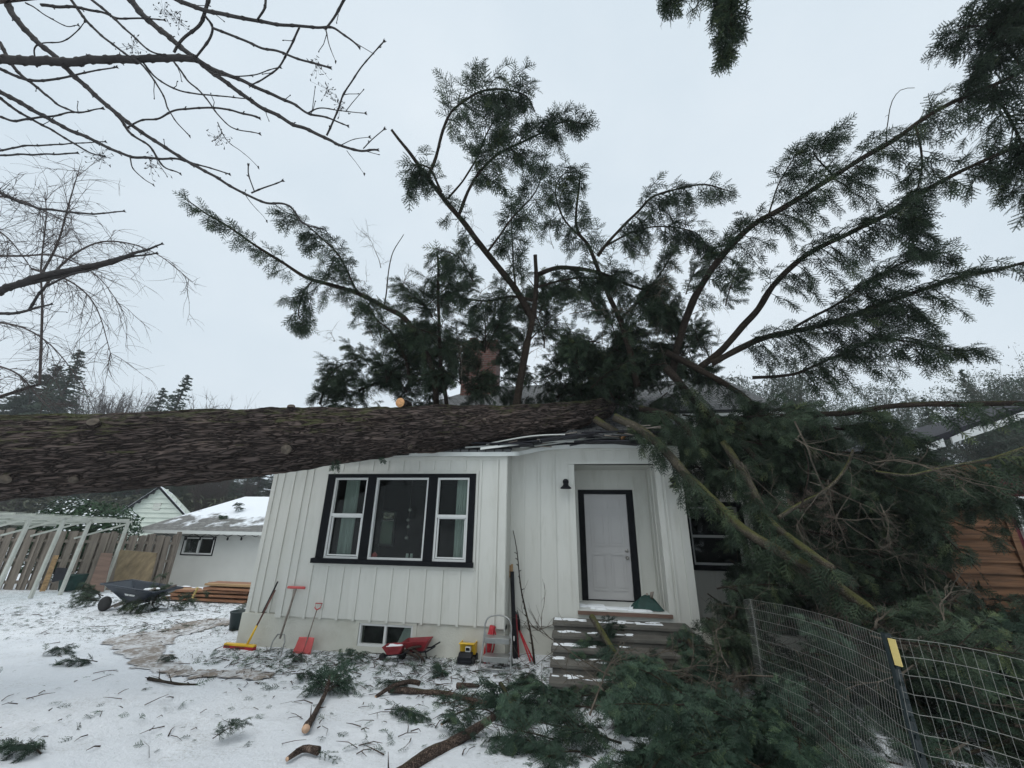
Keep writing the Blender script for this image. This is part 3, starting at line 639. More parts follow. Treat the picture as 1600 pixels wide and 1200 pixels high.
# red snow shovel
a,t_=lean(472,1021,495,953)
th=thing('snow_shovel','small faded red snow shovel with thin shaft and D grip by the wall','snow shovel',a,'long handled yard tools leaning on the wall')
d=(t_-a)/np.linalg.norm(t_-a); nv=np.cross(sdv,d)
b=MB(); blade(b,a,d,sdv,nv,.32,.23,.035,.008,.86)
for q in (-.08,0,.08): b.bar(a+[q,0,0]+d*.03-nv*.012,a+[q,0,0]+d*.2-nv*.012,.01,.01)
b.build('blade',M['redfade'],th,True)
b=MB(); b.tube([a+d*.06-nv*.02,t_],[.011,.009],8); b.build('shaft',M['greywood'],th,True)
b=MB(); g=[t_,t_+d*.03+sdv*.05,t_+d*.1+sdv*.06,t_+d*.1-sdv*.06,t_+d*.03-sdv*.05,t_]; b.tube(g,[.010]*6,8); b.build('grip',M['redfade'],th,True)
# bucket
p=ong(369,983); b=MB(); b.lathe(p,[(.0,.0),(.125,.0),(.16,.30),(.172,.30),(.172,.325),(.15,.325),(.115,.02),(.0,.02)],28,0,(0,0,1),False)
tag(b.build('bucket',M['bucket'],None,True),'dark round bucket standing behind the left corner of the white house','bucket')
# toy wheelbarrows
def toyb(u,v,s,label,snow,mat):
    p=ong(u,v)+[0,.0,0]; th=thing('toy_wheelbarrow',label,'toy wheelbarrow',p,'toy wheelbarrows by the basement window')
    X=np.array([1,0,0.]);Yv=np.array([0,1,0.]);Z=np.array([0,0,1.])
    lo=[p+X*sx*.12*s+Yv*sy*.08*s+Z*.13*s for sx,sy in ((-1,-1),(1,-1),(1,1),(-1,1))]; hi=[p+X*sx*.22*s+Yv*sy*.14*s+Z*(.29+.02*sx)*s for sx,sy in ((-1,-1),(1,-1),(1,1),(-1,1))]
    hi2=[p+(q-p)*np.array([.93,.90,1]) for q in hi]; l2=[q+Z*.01 for q in lo]; b=MB()
    b.add(lo+hi+hi2+l2,[(3,2,1,0)]+[(i,(i+1)%4,4+(i+1)%4,4+i) for i in range(4)]+[(4+i,4+(i+1)%4,8+(i+1)%4,8+i) for i in range(4)]+[(8+i,8+(i+1)%4,12+(i+1)%4,12+i) for i in range(4)]+[(12,13,14,15)])
    tr_=b.build('tray',M[mat],th,False,.006)
    if snow:
        b=MB(); snowpatch(b,p[0]-.15*s,p[0]+.15*s,p[1]-.1*s,p[1]+.1*s,p[2]+.245*s,14,random.Random(2),.03,.04,.1); b.build('snow',M['snow'],tr_,True)
    b=MB()
    for q in (-1,1): b.tube([p+X*-.26*s+Z*.06*s,p+X*-.1*s+Yv*q*.07*s+Z*.12*s,p+X*.2*s+Yv*q*.12*s+Z*.16*s,p+X*.34*s+Yv*q*.12*s+Z*.24*s],[.009*s*1.3]*4,6); b.tube([p+X*.1*s+Yv*q*.1*s+Z*.13*s,p+X*.14*s+Yv*q*.11*s],[.009*s]*2,6)
    b.build('chassis',M['blackp'],th,True)
    b=MB(); b.lathe(p+X*-.24*s+Z*.065*s-Yv*.025,[(.02*s,0),(.055*s,.0),(.068*s,.012),(.068*s,.038),(.055*s,.05),(.02*s,.05)],20,0,(0,1,0)); b.build('wheel',M['rubber'],th,True)
toyb(650,1032,1.0,'larger red toy wheelbarrow holding sticks under the basement window','',"darkred")
toyb(615,1034,.8,'smaller red toy wheelbarrow with snow in its tray, left of the other',1,"darkred")
for i,(A,B) in enumerate((((618,1012),(655,1030)),((641,1012),(664,1034)),((628,1020),(658,1010)))):
    a=onY(*A,6.95);b_=onY(*B,6.9); b=MB(); pp,rr=resample([a,(a+b_)/2+[0,0,.02],b_],[.02,.022,.016],.05); b.tube(pp,rr,7)
    tag(b.build('stick',M['log'],None,True),['broken stick across both red toy wheelbarrows','broken stick sloping off the right end of the larger toy wheelbarrow tray','short stick lying flat across the larger red toy tray'][i],'stick',group='sticks on the toy wheelbarrows')
# toy dump truck facing us
p=ong(727,1040); th=thing('toy_dump_truck','yellow and black toy dump truck parked against the foundation','toy truck',p)
x,y,z=p; b=MB(); b.box(x-.115,x+.10,y+.0,y+.36,z+.06,z+.10); b.prism([(x-.11,y-.02,z+.05),(x-.11,y-.06,z+.05),(x-.11,y-.06,z+.12),(x-.11,y-.01,z+.17),(x-.11,y+.06,z+.17),(x-.11,y+.06,z+.05)],(.21,0,0)); b.box(x-.12,x+.11,y-.075,y-.055,z+.04,z+.075); b.build('chassis',M['blackp'],th,False,.005)
b=MB(); b.box(x-.02,x+.06,y+.03,y+.12,z+.17,z+.24); cab=b.build('cab',M['vinyl'],th,False,.004)
b=MB(); b.box(x-.01,x+.05,y+.024,y+.03,z+.19,z+.23); b.build('windscreen',M['blackp'],cab)
b=MB(); A=[(x-.13,y+.03,z+.27),(x+.12,y+.03,z+.27),(x+.12,y+.10,z+.27),(x-.13,y+.10,z+.27)]; b.prism(A,(0,0,.012))
b.prism([(x-.13,y+.10,z+.28),(x-.13,y+.14,z+.11),(x-.13,y+.40,z+.13),(x-.13,y+.44,z+.27)],(.012,0,0)); b.prism([(x+.108,y+.10,z+.28),(x+.108,y+.14,z+.11),(x+.108,y+.40,z+.13),(x+.108,y+.44,z+.27)],(.012,0,0)); b.prism([(x-.118,y+.10,z+.28),(x-.118,y+.14,z+.11),(x-.118,y+.15,z+.11),(x-.118,y+.11,z+.28)],(.226,0,0)); b.box(x-.118,x+.108,y+.14,y+.40,z+.11,z+.125); b.build('dump_bed',M['yellow'],th,False,.004)
for q in (-1,1):
    for yy in (.03,.27): 
        b=MB(); b.lathe((x+q*.115-.025,y+yy,z+.055),[(.02,0),(.045,0),(.056,.01),(.056,.04),(.045,.05),(.02,.05)],18,0,(1,0,0)); b.build('wheel',M['rubber'],th,True)
# step stool
p=ong(774,1054); x,y,z=p; th=thing('step_stool','grey metal two step folding stool standing by the bay corner','step stool',p)
b=MB(); arch=[(x-.245,y-.02,z),(x-.21,y+.12,z+.45),(x-.205,y+.14,z+.60),(x-.16,y+.155,z+.69),(x-.06,y+.165,z+.725),(x+.06,y+.165,z+.725),(x+.16,y+.155,z+.69),(x+.205,y+.14,z+.60),(x+.21,y+.12,z+.45),(x+.225,y-.02,z)]
pp,rr=resample(arch,[.012]*10,.05); b.tube(pp,rr,8); b.bar((x-.235,y+.0,z+.06),(x+.215,y+.0,z+.06),.015,.02); b.build('front_frame',M['metal'],th,True)
b=MB()
for q in (-1,1): b.tube([(x+q*.19,y+.13,z+.5),(x+q*.2,y+.36,z+.0)],[.011]*2,8)
b.bar((x-.2,y+.33,z+.08),(x+.2,y+.33,z+.08),.012,.02); b.build('rear_frame',M['metal'],th,True)
for zz,yy in ((.42,.06),(.20,-.02)):
    b=MB(); b.box(x-.19,x+.19,y+yy,y+yy+.2,z+zz,z+zz+.02); b.box(x-.19,x+.19,y+yy-.005,y+yy+.01,z+zz-.05,z+zz+.022); b.build('tread',M['metal'],th,False,.004)
# folded red chair behind the stool
a=ong(757,1038); t_=onY(770,978,7.1); th=thing('folded_camp_chair','rolled up red folding chair leaning behind the grey step stool','folding chair',a)
b=MB(); pp,rr=resample([a,at(a,t_,.3),at(a,t_,.7),t_],[.035,.055,.06,.045],.05); rr=rr*(1+.08*np.sin(np.arange(len(rr))*2.1)); b.tube(pp,rr,12); b.build('fabric_roll',M['red'],th,True)
b=MB(); b.tube([a+[.06,0,.0],at(a,t_,.4)+[.09,0,0],at(a,t_,.75)+[.08,0,0],t_+[.02,0,-.02]],[.012]*4,8); b.tube([a+[.03,-.03,.02],at(a,t_,.5)+[.05,-.06,0],at(a,t_,.95)+[.02,-.05,0]],[.01]*3,8); b.build('frame',M['red'],th,True)
# dark posts standing in the corner
a=ong(801,1038); a[1]=7.45; th=thing('metal_fence_post','black metal post with tan wooden top standing in the wall corner','post',a,'posts propped in the house corner')
t_=onY(800,893,7.6); b=MB(); b.bar(a,t_,.055,.05); b.bar(a+[.03,0,0],t_+[.01,0,-.2],.02,.07); b.build('shaft',M['blackp'],th); 
b=MB(); b.bar(t_-[0,0,.05],t_+[0,0,.12],.03,.03); b.bar(t_+[-.04,.02,-.1],t_+[-.035,.02,.10],.03,.03); b.build('wooden_top',M['lumber2'],th)
b=MB(); q=at(a,t_,.22); b.box(q[0]-.012,q[0]+.012,q[1]-.036,q[1]-.03,q[2]-.03,q[2]+.04); b.build('label_sticker',M['vinyl'],th)
a=ong(807,1036); a[1]=7.52; t_=onY(806,960,7.64); b=MB(); b.bar(a,t_,.03,.03)
tag(b.build('garden_stake',M['darkred'],None,False),'short dark red stake propped beside the tall black post','stake',group='posts propped in the house corner')
# loppers
a=ong(829,1034); t_=onY(811,985,7.64); th=thing('loppers','long loppers with red handles and black blades leaning in the corner','loppers',a)
b=MB(); b.tube([a,t_],[.014,.012],8); b.tube([a+[.05,-.02,.01],t_+[.012,0,0]],[.014,.012],8); b.build('handle',M['red'],th,True)
b=MB(); t2=onY(806,955,7.66); b.tube([t_,at(t_,t2,.6),t2],[.016,.022,.006],8); b.tube([t_+[.01,0,0],at(t_,t2,.5)+[.03,0,0],t2+[.025,0,.02]],[.014,.018,.005],8); b.build('blade',M['blackp'],th,True)
a=ong(835,1037); t_=onY(801,829,7.66); b=MB(); m_=[at(a,t_,f)+[.02*math.sin(f*9),0,0] for f in np.linspace(0,1,14)]
b.tube(m_,np.linspace(.019,.006,14),7)
for f in np.linspace(.08,.8,16): q=at(a,t_,f); s_=rnd.choice((-1,1)); b.tube([q+[.02*math.sin(f*9),0,0],q+[s_*.035,-.02,.03]],[.009,.005],5)
tag(b.build('stripped_branch',M['limb'],None,True),'long knobbly bare branch propped against the entry wall','branch')
# tarp on the porch
p=onY(1010,936,7.95); b=MB(); n=22; vs=[];fs=[]
for i in range(n+1):
    for j in range(n+1):
        u_=i/n*2-1;v_=j/n*2-1; r=max(abs(u_),abs(v_)); hgt=.22*max(0,1-r**1.6)+.03*fbm(np.array([u_*3,v_*3,2.]),3); vs.append((p[0]+u_*.23+.03*math.sin(v_*5),p[1]+v_*.16,.766+max(0,hgt)))
for i in range(n):
    for j in range(n): a_=i*(n+1)+j; fs.append((a_,a_+n+1,a_+n+2,a_+1))
b.add(vs,fs); th=thing('garden_bag','crumpled dark green bag slumped on the snowy porch by the door','bag',(p[0],p[1],.765)); b.build('body',M['greencloth'],th,True)
b=MB(); b.tube([(p[0]+.0,p[1],.93),(p[0]+.02,p[1],1.02)],[.022,.018],8); b.tube([(p[0]+.08,p[1],.93),(p[0]+.10,p[1]-.01,1.03),(p[0]+.13,p[1]-.01,1.04)],[.03,.028,.012],8); b.build('handle',M['greywood'],th,True)
# ================================================================ WHEELBARROW
q=ong(196,957); th=thing('wheelbarrow','big dark wheelbarrow with pale lettering on its tray in the snow','wheelbarrow',q)
L0=onY(163,912,q[1])-q; R0=onY(243,925,q[1])-q; B0=onY(186,944,q[1])-q; B1=onY(205,946,q[1])-q
wd=.34
def wp(o,dy): return q+o+np.array([0,dy+.3,0])
lo=[wp(B0,-wd*.5),wp(B1,-wd*.5),wp(B1,wd*.5),wp(B0,wd*.5)]; hi=[wp(L0,-wd),wp(R0,-wd),wp(R0,wd),wp(L0,wd)]
cen=sum(hi)/4; hi2=[cen+(a-cen)*np.array([.95,.92,1]) for a in hi]; l2=[a+np.array([0,0,.02]) for a in lo]
rim=[cen+(a-cen)*np.array([1.04,1.05,1])+[0,0,.0] for a in hi]; rim2=[a+np.array([0,0,.02]) for a in rim]
b=MB(); b.add(lo+hi+hi2+l2,[(3,2,1,0)]+[(i,(i+1)%4,4+(i+1)%4,4+i) for i in range(4)]+[(4+i,4+(i+1)%4,8+(i+1)%4,8+i) for i in range(4)]+[(8+i,8+(i+1)%4,12+(i+1)%4,12+i) for i in range(4)]+[(12,13,14,15)])
tray=b.build('tray',M['navy'],th,False,.03)
b=MB(); b.tube(rim+[rim[0]],[.02]*5,8); b.build('rim',M['navy'],tray,True)
b=MB(); f=lambda s_,t: (lo[0]*(1-s_)+lo[1]*s_)*(1-t)+(hi[0]*(1-s_)+hi[1]*s_)*t+np.array([0,-.012,0])
for s0,s1 in ((.38,.49),(.51,.66)):
    b.add([f(s0,.50),f(s1,.50),f(s1+.02,.62),f(s0+.01,.62)],[(0,1,2,3)])
b.build('lettering',M['vinyl'],tray)
b=MB()
for dy in (-.2,.2): b.bar(wp(onY(150,957,q[1])-q+[0,0,.05],dy*.4),wp(onY(240,920,q[1])-q,dy*1.3),.04,.04)
b.build('handle',M['greywood'],th)
b=MB()
for dy in (-.22,.22): b.tube([wp(B1+[-.05,0,0],dy*.8),wp(B1+[.1,0,-.0]*1,dy)+[0,0,-B1[2]],wp(B1+[.45,0,0],dy)+[0,0,-B1[2]],wp(B1+[.42,0,.1],dy)],[.018]*4,8)
b.build('leg',M['metal'],th,True)
wc=onY(161,952,q[1]); wc[2]=max(wc[2],float(gz(wc[0],wc[1]))+.155); b=MB(); b.lathe(wc-[0,.05,0],[(.05,0),(.11,0),(.15,.02),(.16,.05),(.15,.08),(.11,.1),(.05,.1)],24,0,(0,1,0)); b.build('wheel',M['rubber'],th,True)
b=MB(); snowpatch(b,cen[0]+.25,cen[0]+.55,cen[1]-.25,cen[1]+.05,float(R0[2]+q[2]+.02),8,rnd,.03,.06,.12); b.build('snow',M['snow'],tray,True)
# ================================================================ LUMBER
p0=ong(250,934);p1=ong(386,936); rn=random.Random(4); th=thing('lumber_stack','stack of orange cedar boards lying along the garage wall','lumber',p0)
Yb=10.9; g0=onY(255,925,Yb); g1=onY(392,925,Yb); zb=float(gz(g0[0],Yb))
for r in range(5):
    for c_ in range(3):
        xa=g0[0]+(rn.uniform(0,.35) if r<3 else (g1[0]-g0[0])*.45+rn.uniform(0,.25)); xb=g1[0]+rn.uniform(-.1,.3); y=Yb+c_*.17; z=zb+.03+r*.095
        b=MB(); b.bar((xa,y,z+.03),(xb,y+rn.uniform(-.05,.05),z+.03+rn.uniform(-.01,.015)),.15,.055); b.build('board',M['lumber' if rn.random()<.7 else 'lumber2'],th,False,.004)
b=MB(); snowpatch(b,g0[0]+.3,g1[0]-.2,Yb-.05,Yb+.3,zb+.03+.095*3,8,rn,.015,.05,.12); b.build('snow',M['snow'],th,True)
b=MB(); y=Yb-.15; e=onY(300,936,y); b.bar(e,onY(309,918,y),.05,.03); tag(b.build('yellow_board',M['yellowtape'],None),'short yellowish board leaning on the front of the cedar boards','board')
# ================================================================ GARAGE
th=thing('garage','low white outbuilding with hipped snowy roof and one small window','garage',(-13,16,-.4))
Yg=15.; gl_=onY(238,840,Yg)[0]; gr_=onY(420,840,Yg)[0]+1.5; ze=onY(330,829,Yg)[2]; zg=-.6
wx0=onY(286,850,Yg)[0];wx1=onY(336,850,Yg)[0];wz0=onY(310,868,Yg)[2];wz1=onY(310,838,Yg)[2]
b=MB(); wall_holes(b,gl_,gr_,Yg,Yg+.15,zg,ze+.02,[(wx0,wx1,wz0,wz1)]); b.box(gl_,gl_+.15,Yg+.15,Yg+6,zg,ze+.02); b.box(gr_-.15,gr_,Yg+.15,Yg+6,zg,ze+.02); b.build('wall',M['garage'],th)
f=MB(); frame(f,wx0,wx1,Yg-.02,Yg+.05,wz0,wz1,.04); wf2=f.build('window',M['black'],th)
f=MB(); frame(f,wx0+.04,wx1-.04,Yg-.01,Yg+.06,wz0+.04,wz1-.04,.05); f.box((wx0+wx1)/2-.03,(wx0+wx1)/2+.03,Yg-.01,Yg+.06,wz0+.08,wz1-.08); f.build('sash',M['vinyl'],wf2); pane(wf2,wx0+.08,wx1-.08,Yg+.055,wz0+.08,wz1-.08)
b=MB(); b.box(wx0-.3,wx1+.3,Yg+.6,Yg+.62,wz0-.4,wz1+.2); b.build('room',M['interior'],th)  # dark backing sheet, the garage's inner shade put into its colour
ex0=gl_-.45; ex1=gr_+.4; ey=Yg-.45; rdg=onY(383,776,Yg+3.2); zr=rdg[2]; b=MB()
P=[(ex0,ey,ze),(ex1,ey,ze),(ex1,Yg+7,ze),(ex0,Yg+7,ze),(rdg[0],Yg+3.2,zr),(ex1-3,Yg+3.2,zr)]
b.add(P,[(0,1,5,4),(0,4,3),(1,2,5),(2,3,4,5),(3,2,1,0)]); b.build('roof',M['snowroof'],th)
b=MB(); b.box(ex0-.01,ex1+.01,ey-.03,ey-.003,ze-.12,ze+.0); b.box(ex0-.03,ex0-.003,ey-.03,Yg+7,ze-.12,ze); b.build('fascia',M['white'],th)
sl=thing('string_lights','thin string of dark bulbs drooping along the garage eave','string lights',(gl_,Yg,ze-.1))
pts=[]; 
for i,u_ in enumerate(np.linspace(238,410,9)):
    a_=onY(u_,834,Yg-.12); pts.append(a_)
    if i<8: m_=onY(u_+10.7,839,Yg-.12); pts.append(m_)
pp,rr=resample(pts,[.012]*len(pts),.2); b=MB(); b.tube(pp,rr,5); b.build('cable',M['blackp'],sl)
for i in (1,3,5,7,9,11,13): b=MB(); b.lathe(pts[i]+[0,0,-.13],[(.01,0),(.035,.03),(.035,.07),(.018,.12)],10); b.build('bulb',M['blackp'],sl,True)
# neighbour gable house
Yn=22.; pk=onY(255,763,Yn); br_=onY(300,812,Yn); bl_=onY(200,800,Yn); th=thing('lap_sided_house','pale neighbour house with lap siding and a steep gable behind the garage','house',(pk[0],Yn,-.45))
xl=pk[0]-(br_[0]-pk[0]); zl=br_[2]
b=MB(); b.prism([(xl,Yn,-.6),(br_[0],Yn,-.6),(br_[0],Yn,zl),(pk[0],Yn,pk[2]),(xl,Yn,zl)],(-6.8,7,0))
z=-.4
while z<pk[2]-.15:
    if z<zl: a_,c_=xl,br_[0]
    else: f_=(z-zl)/(pk[2]-zl); a_=xl+(pk[0]-xl)*f_; c_=br_[0]-(br_[0]-pk[0])*f_
    b.prism([(a_+.05,Yn-.002,z+.27),(a_+.05,Yn-.07,z),(a_+.05,Yn-.002,z)],(c_-a_-.1,0,0)); z+=.28
b.build('wall',M['lap'],th)
b=MB(); dx=br_[0]-pk[0]; dz=pk[2]-zl
for s_ in (-1,1):
    A=np.array([pk[0],Yn-.25,pk[2]+.02]); B=np.array([pk[0]+s_*dx*1.12,Yn-.25,pk[2]-dz*1.12+.02]); b.prism([A,B,B+[0,0,.1],A+[0,0,.13]],(-7.2,7.4,0))
b.build('roof',M['snowroof'],th)
b=MB()
for s_ in (-1,1):
    A=np.array([pk[0],Yn-.28,pk[2]-.04]); B=np.array([pk[0]+s_*dx*1.12,Yn-.28,pk[2]-dz*1.12-.04]); b.prism([A,B,B+[0,0,.12],A+[0,0,.15]],(0,.025,0))
b.build('rake_board',M['black'],th)
b=MB(); b.box(pk[0]-.25,pk[0]+.25,Yn-.06,Yn-.0,pk[2]-1.3,pk[2]-.9); b.build('vent',M['ghwhite'],th)
# ================================================================ GREENHOUSE FRAME
posts=[((160,925),(204,808)),((108,930),(157,806)),((47,935),(104,800)),((-8,905),(43,794)),((-90,950),(-20,786))]
HZ=2.05; tops=[];bots=[]
for (bu,tu) in posts:
    a_=ong(*bu); bots.append(a_)
# straight base line through first three posts
d_=bots[2]-bots[0]; d_[2]=0; d_/=np.linalg.norm(d_); base0=bots[0]
tops=[]
for k,(bu,tu) in enumerate(posts):
    a_=base0+d_*np.dot(bots[min(k,2)]-base0,d_) if k<3 else base0+d_*(np.dot(bots[2]-base0,d_)+(k-2)*.85)
    a_[2]=float(gz(a_[0],a_[1])); bots[k]=a_
th=thing('greenhouse_frame','white timber greenhouse frame with clear sloping roof in front of the board fence','greenhouse',base0)
nrm=np.array([-d_[1],d_[0],0]); 
if nrm[0]>0: nrm=-nrm      # away from the camera, into the structure
for k,a_ in enumerate(bots):
    t_=onY(posts[0][1][0],posts[0][1][1],base0[1]) if k==0 else None
    top=np.array([a_[0],a_[1],a_[2]+HZ]); top+= -d_*.12 ; tops.append(top)
    b=MB(); b.bar(a_,top,.07,.07); b.build('post',M['ghwhite'],th)
b=MB(); b.bar(tops[0]+[0,0,.03]-d_*.1,tops[-1]+[0,0,.03],.07,.07); b.build('beam',M['ghwhite'],th)
b=MB()
for k in range(9):
    a_=tops[0]+(tops[-1]-tops[0])*k/8+[0,0,.08]; b.bar(a_,a_+nrm*2.4+[0,0,-.12],.04,.09)
b.build('rafters',M['ghwhite'],th)
b=MB(); b.bar(tops[0]+nrm*1.2+[0,0,0],tops[-1]+nrm*1.2+[0,0,0],.05,.09);  b.bar(tops[0]+nrm*2.4+[0,0,-.1],tops[-1]+nrm*2.4+[0,0,-.1],.05,.09);
for k in range(0,5): b.bar(tops[k]+[0,0,-.03],bots[k]+nrm*1.5+[0,0,HZ-.5],.03,.05)
b.build('purlin',M['ghwhite'],th)
b=MB(); b.add([tops[0]+[0,0,.135]-d_*.15,tops[-1]+[0,0,.135],tops[-1]+nrm*2.5+[0,0,.02],tops[0]+nrm*2.5+[0,0,.02]-d_*.15],[(0,1,2,3)]); b.build('roof_sheet',M['polycarb'],th)
# board fence behind
fl=[(-140,925),(245,925)]
fa=base0+nrm*1.3-d_*2.3; fb=base0+nrm*1.3+d_*6.5
fA=onY(262,900,13.6); fA[2]=0; fB=onY(-60,900,11.0); fB[2]=0
th=thing('board_fence','weathered grey brown board fence with gaps behind the greenhouse frame','fence',(fA[0],fA[1],-.3))
rn=random.Random(8); L_=np.linalg.norm(fB-fA); dd=(fB-fA)/L_; s_=0; b=MB(); b2=MB(); nn_=np.array([-dd[1],dd[0],0]); 
if nn_[1]>0: nn_=-nn_
while s_<L_:
    w_=rn.uniform(.15,.21); a_=fA+dd*s_; z0_=float(gz(a_[0],a_[1])); h_=1.78+rn.uniform(-.05,.06); lo_=a_+nn_*.03+[0,0,z0_]; b.obox(lo_+[0,0,h_/2],dd*w_/2,nn_*.012,(np.array([0,0,1])+dd*rn.uniform(-.02,.03))*h_/2)
    s_+=w_+rn.uniform(.06,.12)
    b.obox(a_+dd*.1-nn_*.06+[0,0,z0_+h_/2],dd*w_/2,nn_*.012,np.array([0,0,1.])*h_/2*.98)
b.build('fence_boards',M['fencewood'],th)
for z_ in (.35,1.0,1.6): b2.bar(fA+[0,0,z_-.35],fB+[0,0,z_-.2],.05,.09)
b2.build('rail',M['fencewood'],th)
s_=0
while s_<L_: b=MB(); a_=fA+dd*s_; b.bar(a_+[0,0,-.5],a_+[0,0,1.65],.1,.1); s_+=1.9; b.build('fence_post',M['fencewood'],th)
# plywood sheets
def sheet(name,poly,Y0,Y1,mat,label,cat,th_=.03):
    b=MB(); pts=[]
    for i,(u_,v_) in enumerate(poly): pts.append(onY(u_,v_,Y0 if i in (0,1) else Y1))
    b.prism(pts,(0,th_,0)); return tag(b.build(name,mat,None),label,cat)
sheet('plywood_sheet',[(173,925),(228,930),(245,864),(187,859)],11.9,12.5,M['plywood'],'weathered brown plywood sheet leaning at the right end of the board fence','plywood')
sheet('dark_board',[(135,925),(160,925),(175,865),(158,864)],11.2,11.7,M['brown_wood'],'dark brown panel leaning inside the greenhouse frame by its last post','board')
p_=onY(95,895,11.2); b=MB(); b.prism([onY(80,910,11.2),onY(100,905,11.2),onY(111,893,11.2),onY(106,888,11.2),onY(88,887,11.2)],(0,.05,0)); tag(b.build('scrap_sheet',M['felt'],None),'curved black scrap panel propped against the fence boards','panel')
b=MB(); b.bar(onY(66,924,11.15),onY(88,868,11.4),.12,.03); tag(b.build('loose_plank',M['lumber2'],None),'tan loose plank leaning between the greenhouse posts','plank')
p_=ong(97,926); b=MB(); b.lathe(p_+[-.3,.4,0],[(.25,0),(.3,.25),(.32,.42),(.34,.44)],20); tag(b.build('green_tub',M['greencloth'],None,True),'green tub on the ground inside the greenhouse frame','tub')
# ================================================================ RIGHT NEIGHBOUR
Yr=8.6; xa=onY(1481,860,Yr)[0]; xb=onY(1583,860,Yr)[0]
th=thing('cedar_clad_house','red neighbour building with orange cedar lap siding and torn roof edge','house',((xa+xb)/2,Yr,0))
b=MB(); z=.1; k=0
while z<3.1:
    b.prism([(xa,Yr-.001,z+.19),(xa,Yr-.045,z),(xa,Yr-.001,z)],(xb-xa,0,0)); z+=.19; k+=1
b.box(xa,xb,Yr,Yr+.1,0,3.3); b.build('cedar_wall',M['cedar'],th)
b=MB(); b.box(xa-.07,xa,Yr-.07,Yr+.1,0,3.2); b.box(xb,xb+.10,Yr-.07,Yr+.1,0,3.3); b.build('corner_board',M['cedar'],th)
b=MB(); b.box(xb+.1,xb+5,Yr+.0,Yr+.1,0,3.1); b.build('wall',M['redwall'],th)
b=MB(); b.box(xa,xa+.1,Yr+.1,Yr+6,0,3.3); b.build('end_wall',M['brown_wood'],th)  # darker wood than the cedar: shade behind the brush put into the colour
f=MB(); wa=onY(1577,785,Yr); frame(f,wa[0],wa[0]+1.0,Yr-.05,Yr+.0,wa[2]-1.0,wa[2]+.1,.07); wn=f.build('window',M['white'],th); q_=MB(); q_.box(wa[0]+.07,wa[0]+.93,Yr-.03,Yr-.005,wa[2]-.93,wa[2]+.03); q_.build('pane',M['felt'],wn)
ra=onY(1418,708,7.9); rb=onY(1600,645,7.9); dr=(rb-ra); rc=rb+dr*.8
b=MB(); b.prism([ra,rc,rc+[0,0,.12],ra+[0,0,.12]],(0,6,0)); b.build('roof',M['felt'],th)
b=MB(); nseg=[(0,.30,0),(.36,.62,.05),(.63,1.5,.10)]
for (f0,f1,off) in nseg:
    A=ra+dr*f0+[0,-.03-off*.3,-.02-off*.1]; B=ra+dr*f1+[0,-.03-off*.3,-.02+off*.2]; b.prism([A+[0,0,-.06],B+[0,0,-.08],B+[0,0,.06],A+[0,0,.04]],(0,.03,0))
b.build('flashing',M['vinyl'],th)
# ================================================================ WIRE FENCE
tp=[onZ(1197,941,1.50)]; 
tops_=[(1197,941,4.75),(1240,949,4.35),(1300,965,3.75),(1350,982,3.3),(1392,996,2.98),(1450,1002,2.9),(1520,1014,2.78),(1600,1031,2.65),(1700,1056,2.5)]
TP=[onY(*t) for t in tops_]; PP,_=resample(TP,[1]*len(TP),.036)
th=thing('wire_fence','sagging welded wire mesh fence running past the brush pile','wire fence',(float(TP[4][0]),float(TP[4][1]),.35))
Hf=1.25; V=[];F=[];n0=0
def addt(pts,r=.0009,n=3):
    global n0
    v,f=tubeVF(pts,r,n,False); V.append(v); F.extend([tuple(i+n0 for i in q) for q in f]); n0+=len(v)
wav=lambda s_,z:.03*math.sin(s_*1.3+z*3)+.02*math.sin(s_*3.1+1+z*5)
# extra return of loose mesh bunched at the left end
P2=np.vstack([PP[0]+np.array([[.05,.75,-.1],[.02,.5,-.05],[-.04,.25,-.02]]),PP])
P2,_=resample(P2,[1]*len(P2),.036)
Z_=np.linspace(0,Hf,15)
def fp(i,z):
    p=P2[i]; dn=P2[min(i+1,len(P2)-1)]-P2[max(i-1,0)]; dn[2]=0; dn/=np.linalg.norm(dn)+1e-9; nv_=np.array([-dn[1],dn[0],0]); s_=i*.036; return p-[0,0,z]+nv_*wav(s_,z)*(z/Hf+.3)
for i in range(len(P2)): addt([fp(i,z) for z in Z_[::2]])
for z in Z_: addt([fp(i,z) for i in range(0,len(P2),2)],.0015)
me=bpy.data.meshes.new('wire_mesh'); me.from_pydata(np.vstack(V).tolist(),[],F); me.materials.append(M['wire']); me.update(); link('wire_mesh',me,th)
pt=onY(1385,990,2.99); pb=pt+[.04,.02,-1.4]; b=MB(); b.bar(pt,pb,.012,.05); b.bar(pt+[0,.015,0],pb+[0,.015,0],.04,.008)
for k in range(16): q=pt+(pb-pt)*(k+1)/17; b.bar(q+[0,-.01,-.01],q+[0,-.014,.01],.02,.012)
b.build('post',M['greenpaint'],th)
b=MB(); dv=(pb-pt)/1.4; b.bar(pt+dv*.02+[0,-.03,0],pt+dv*.155+[0,-.03,0],.036,.008); b.build('tag',M['yellowtape'],th)
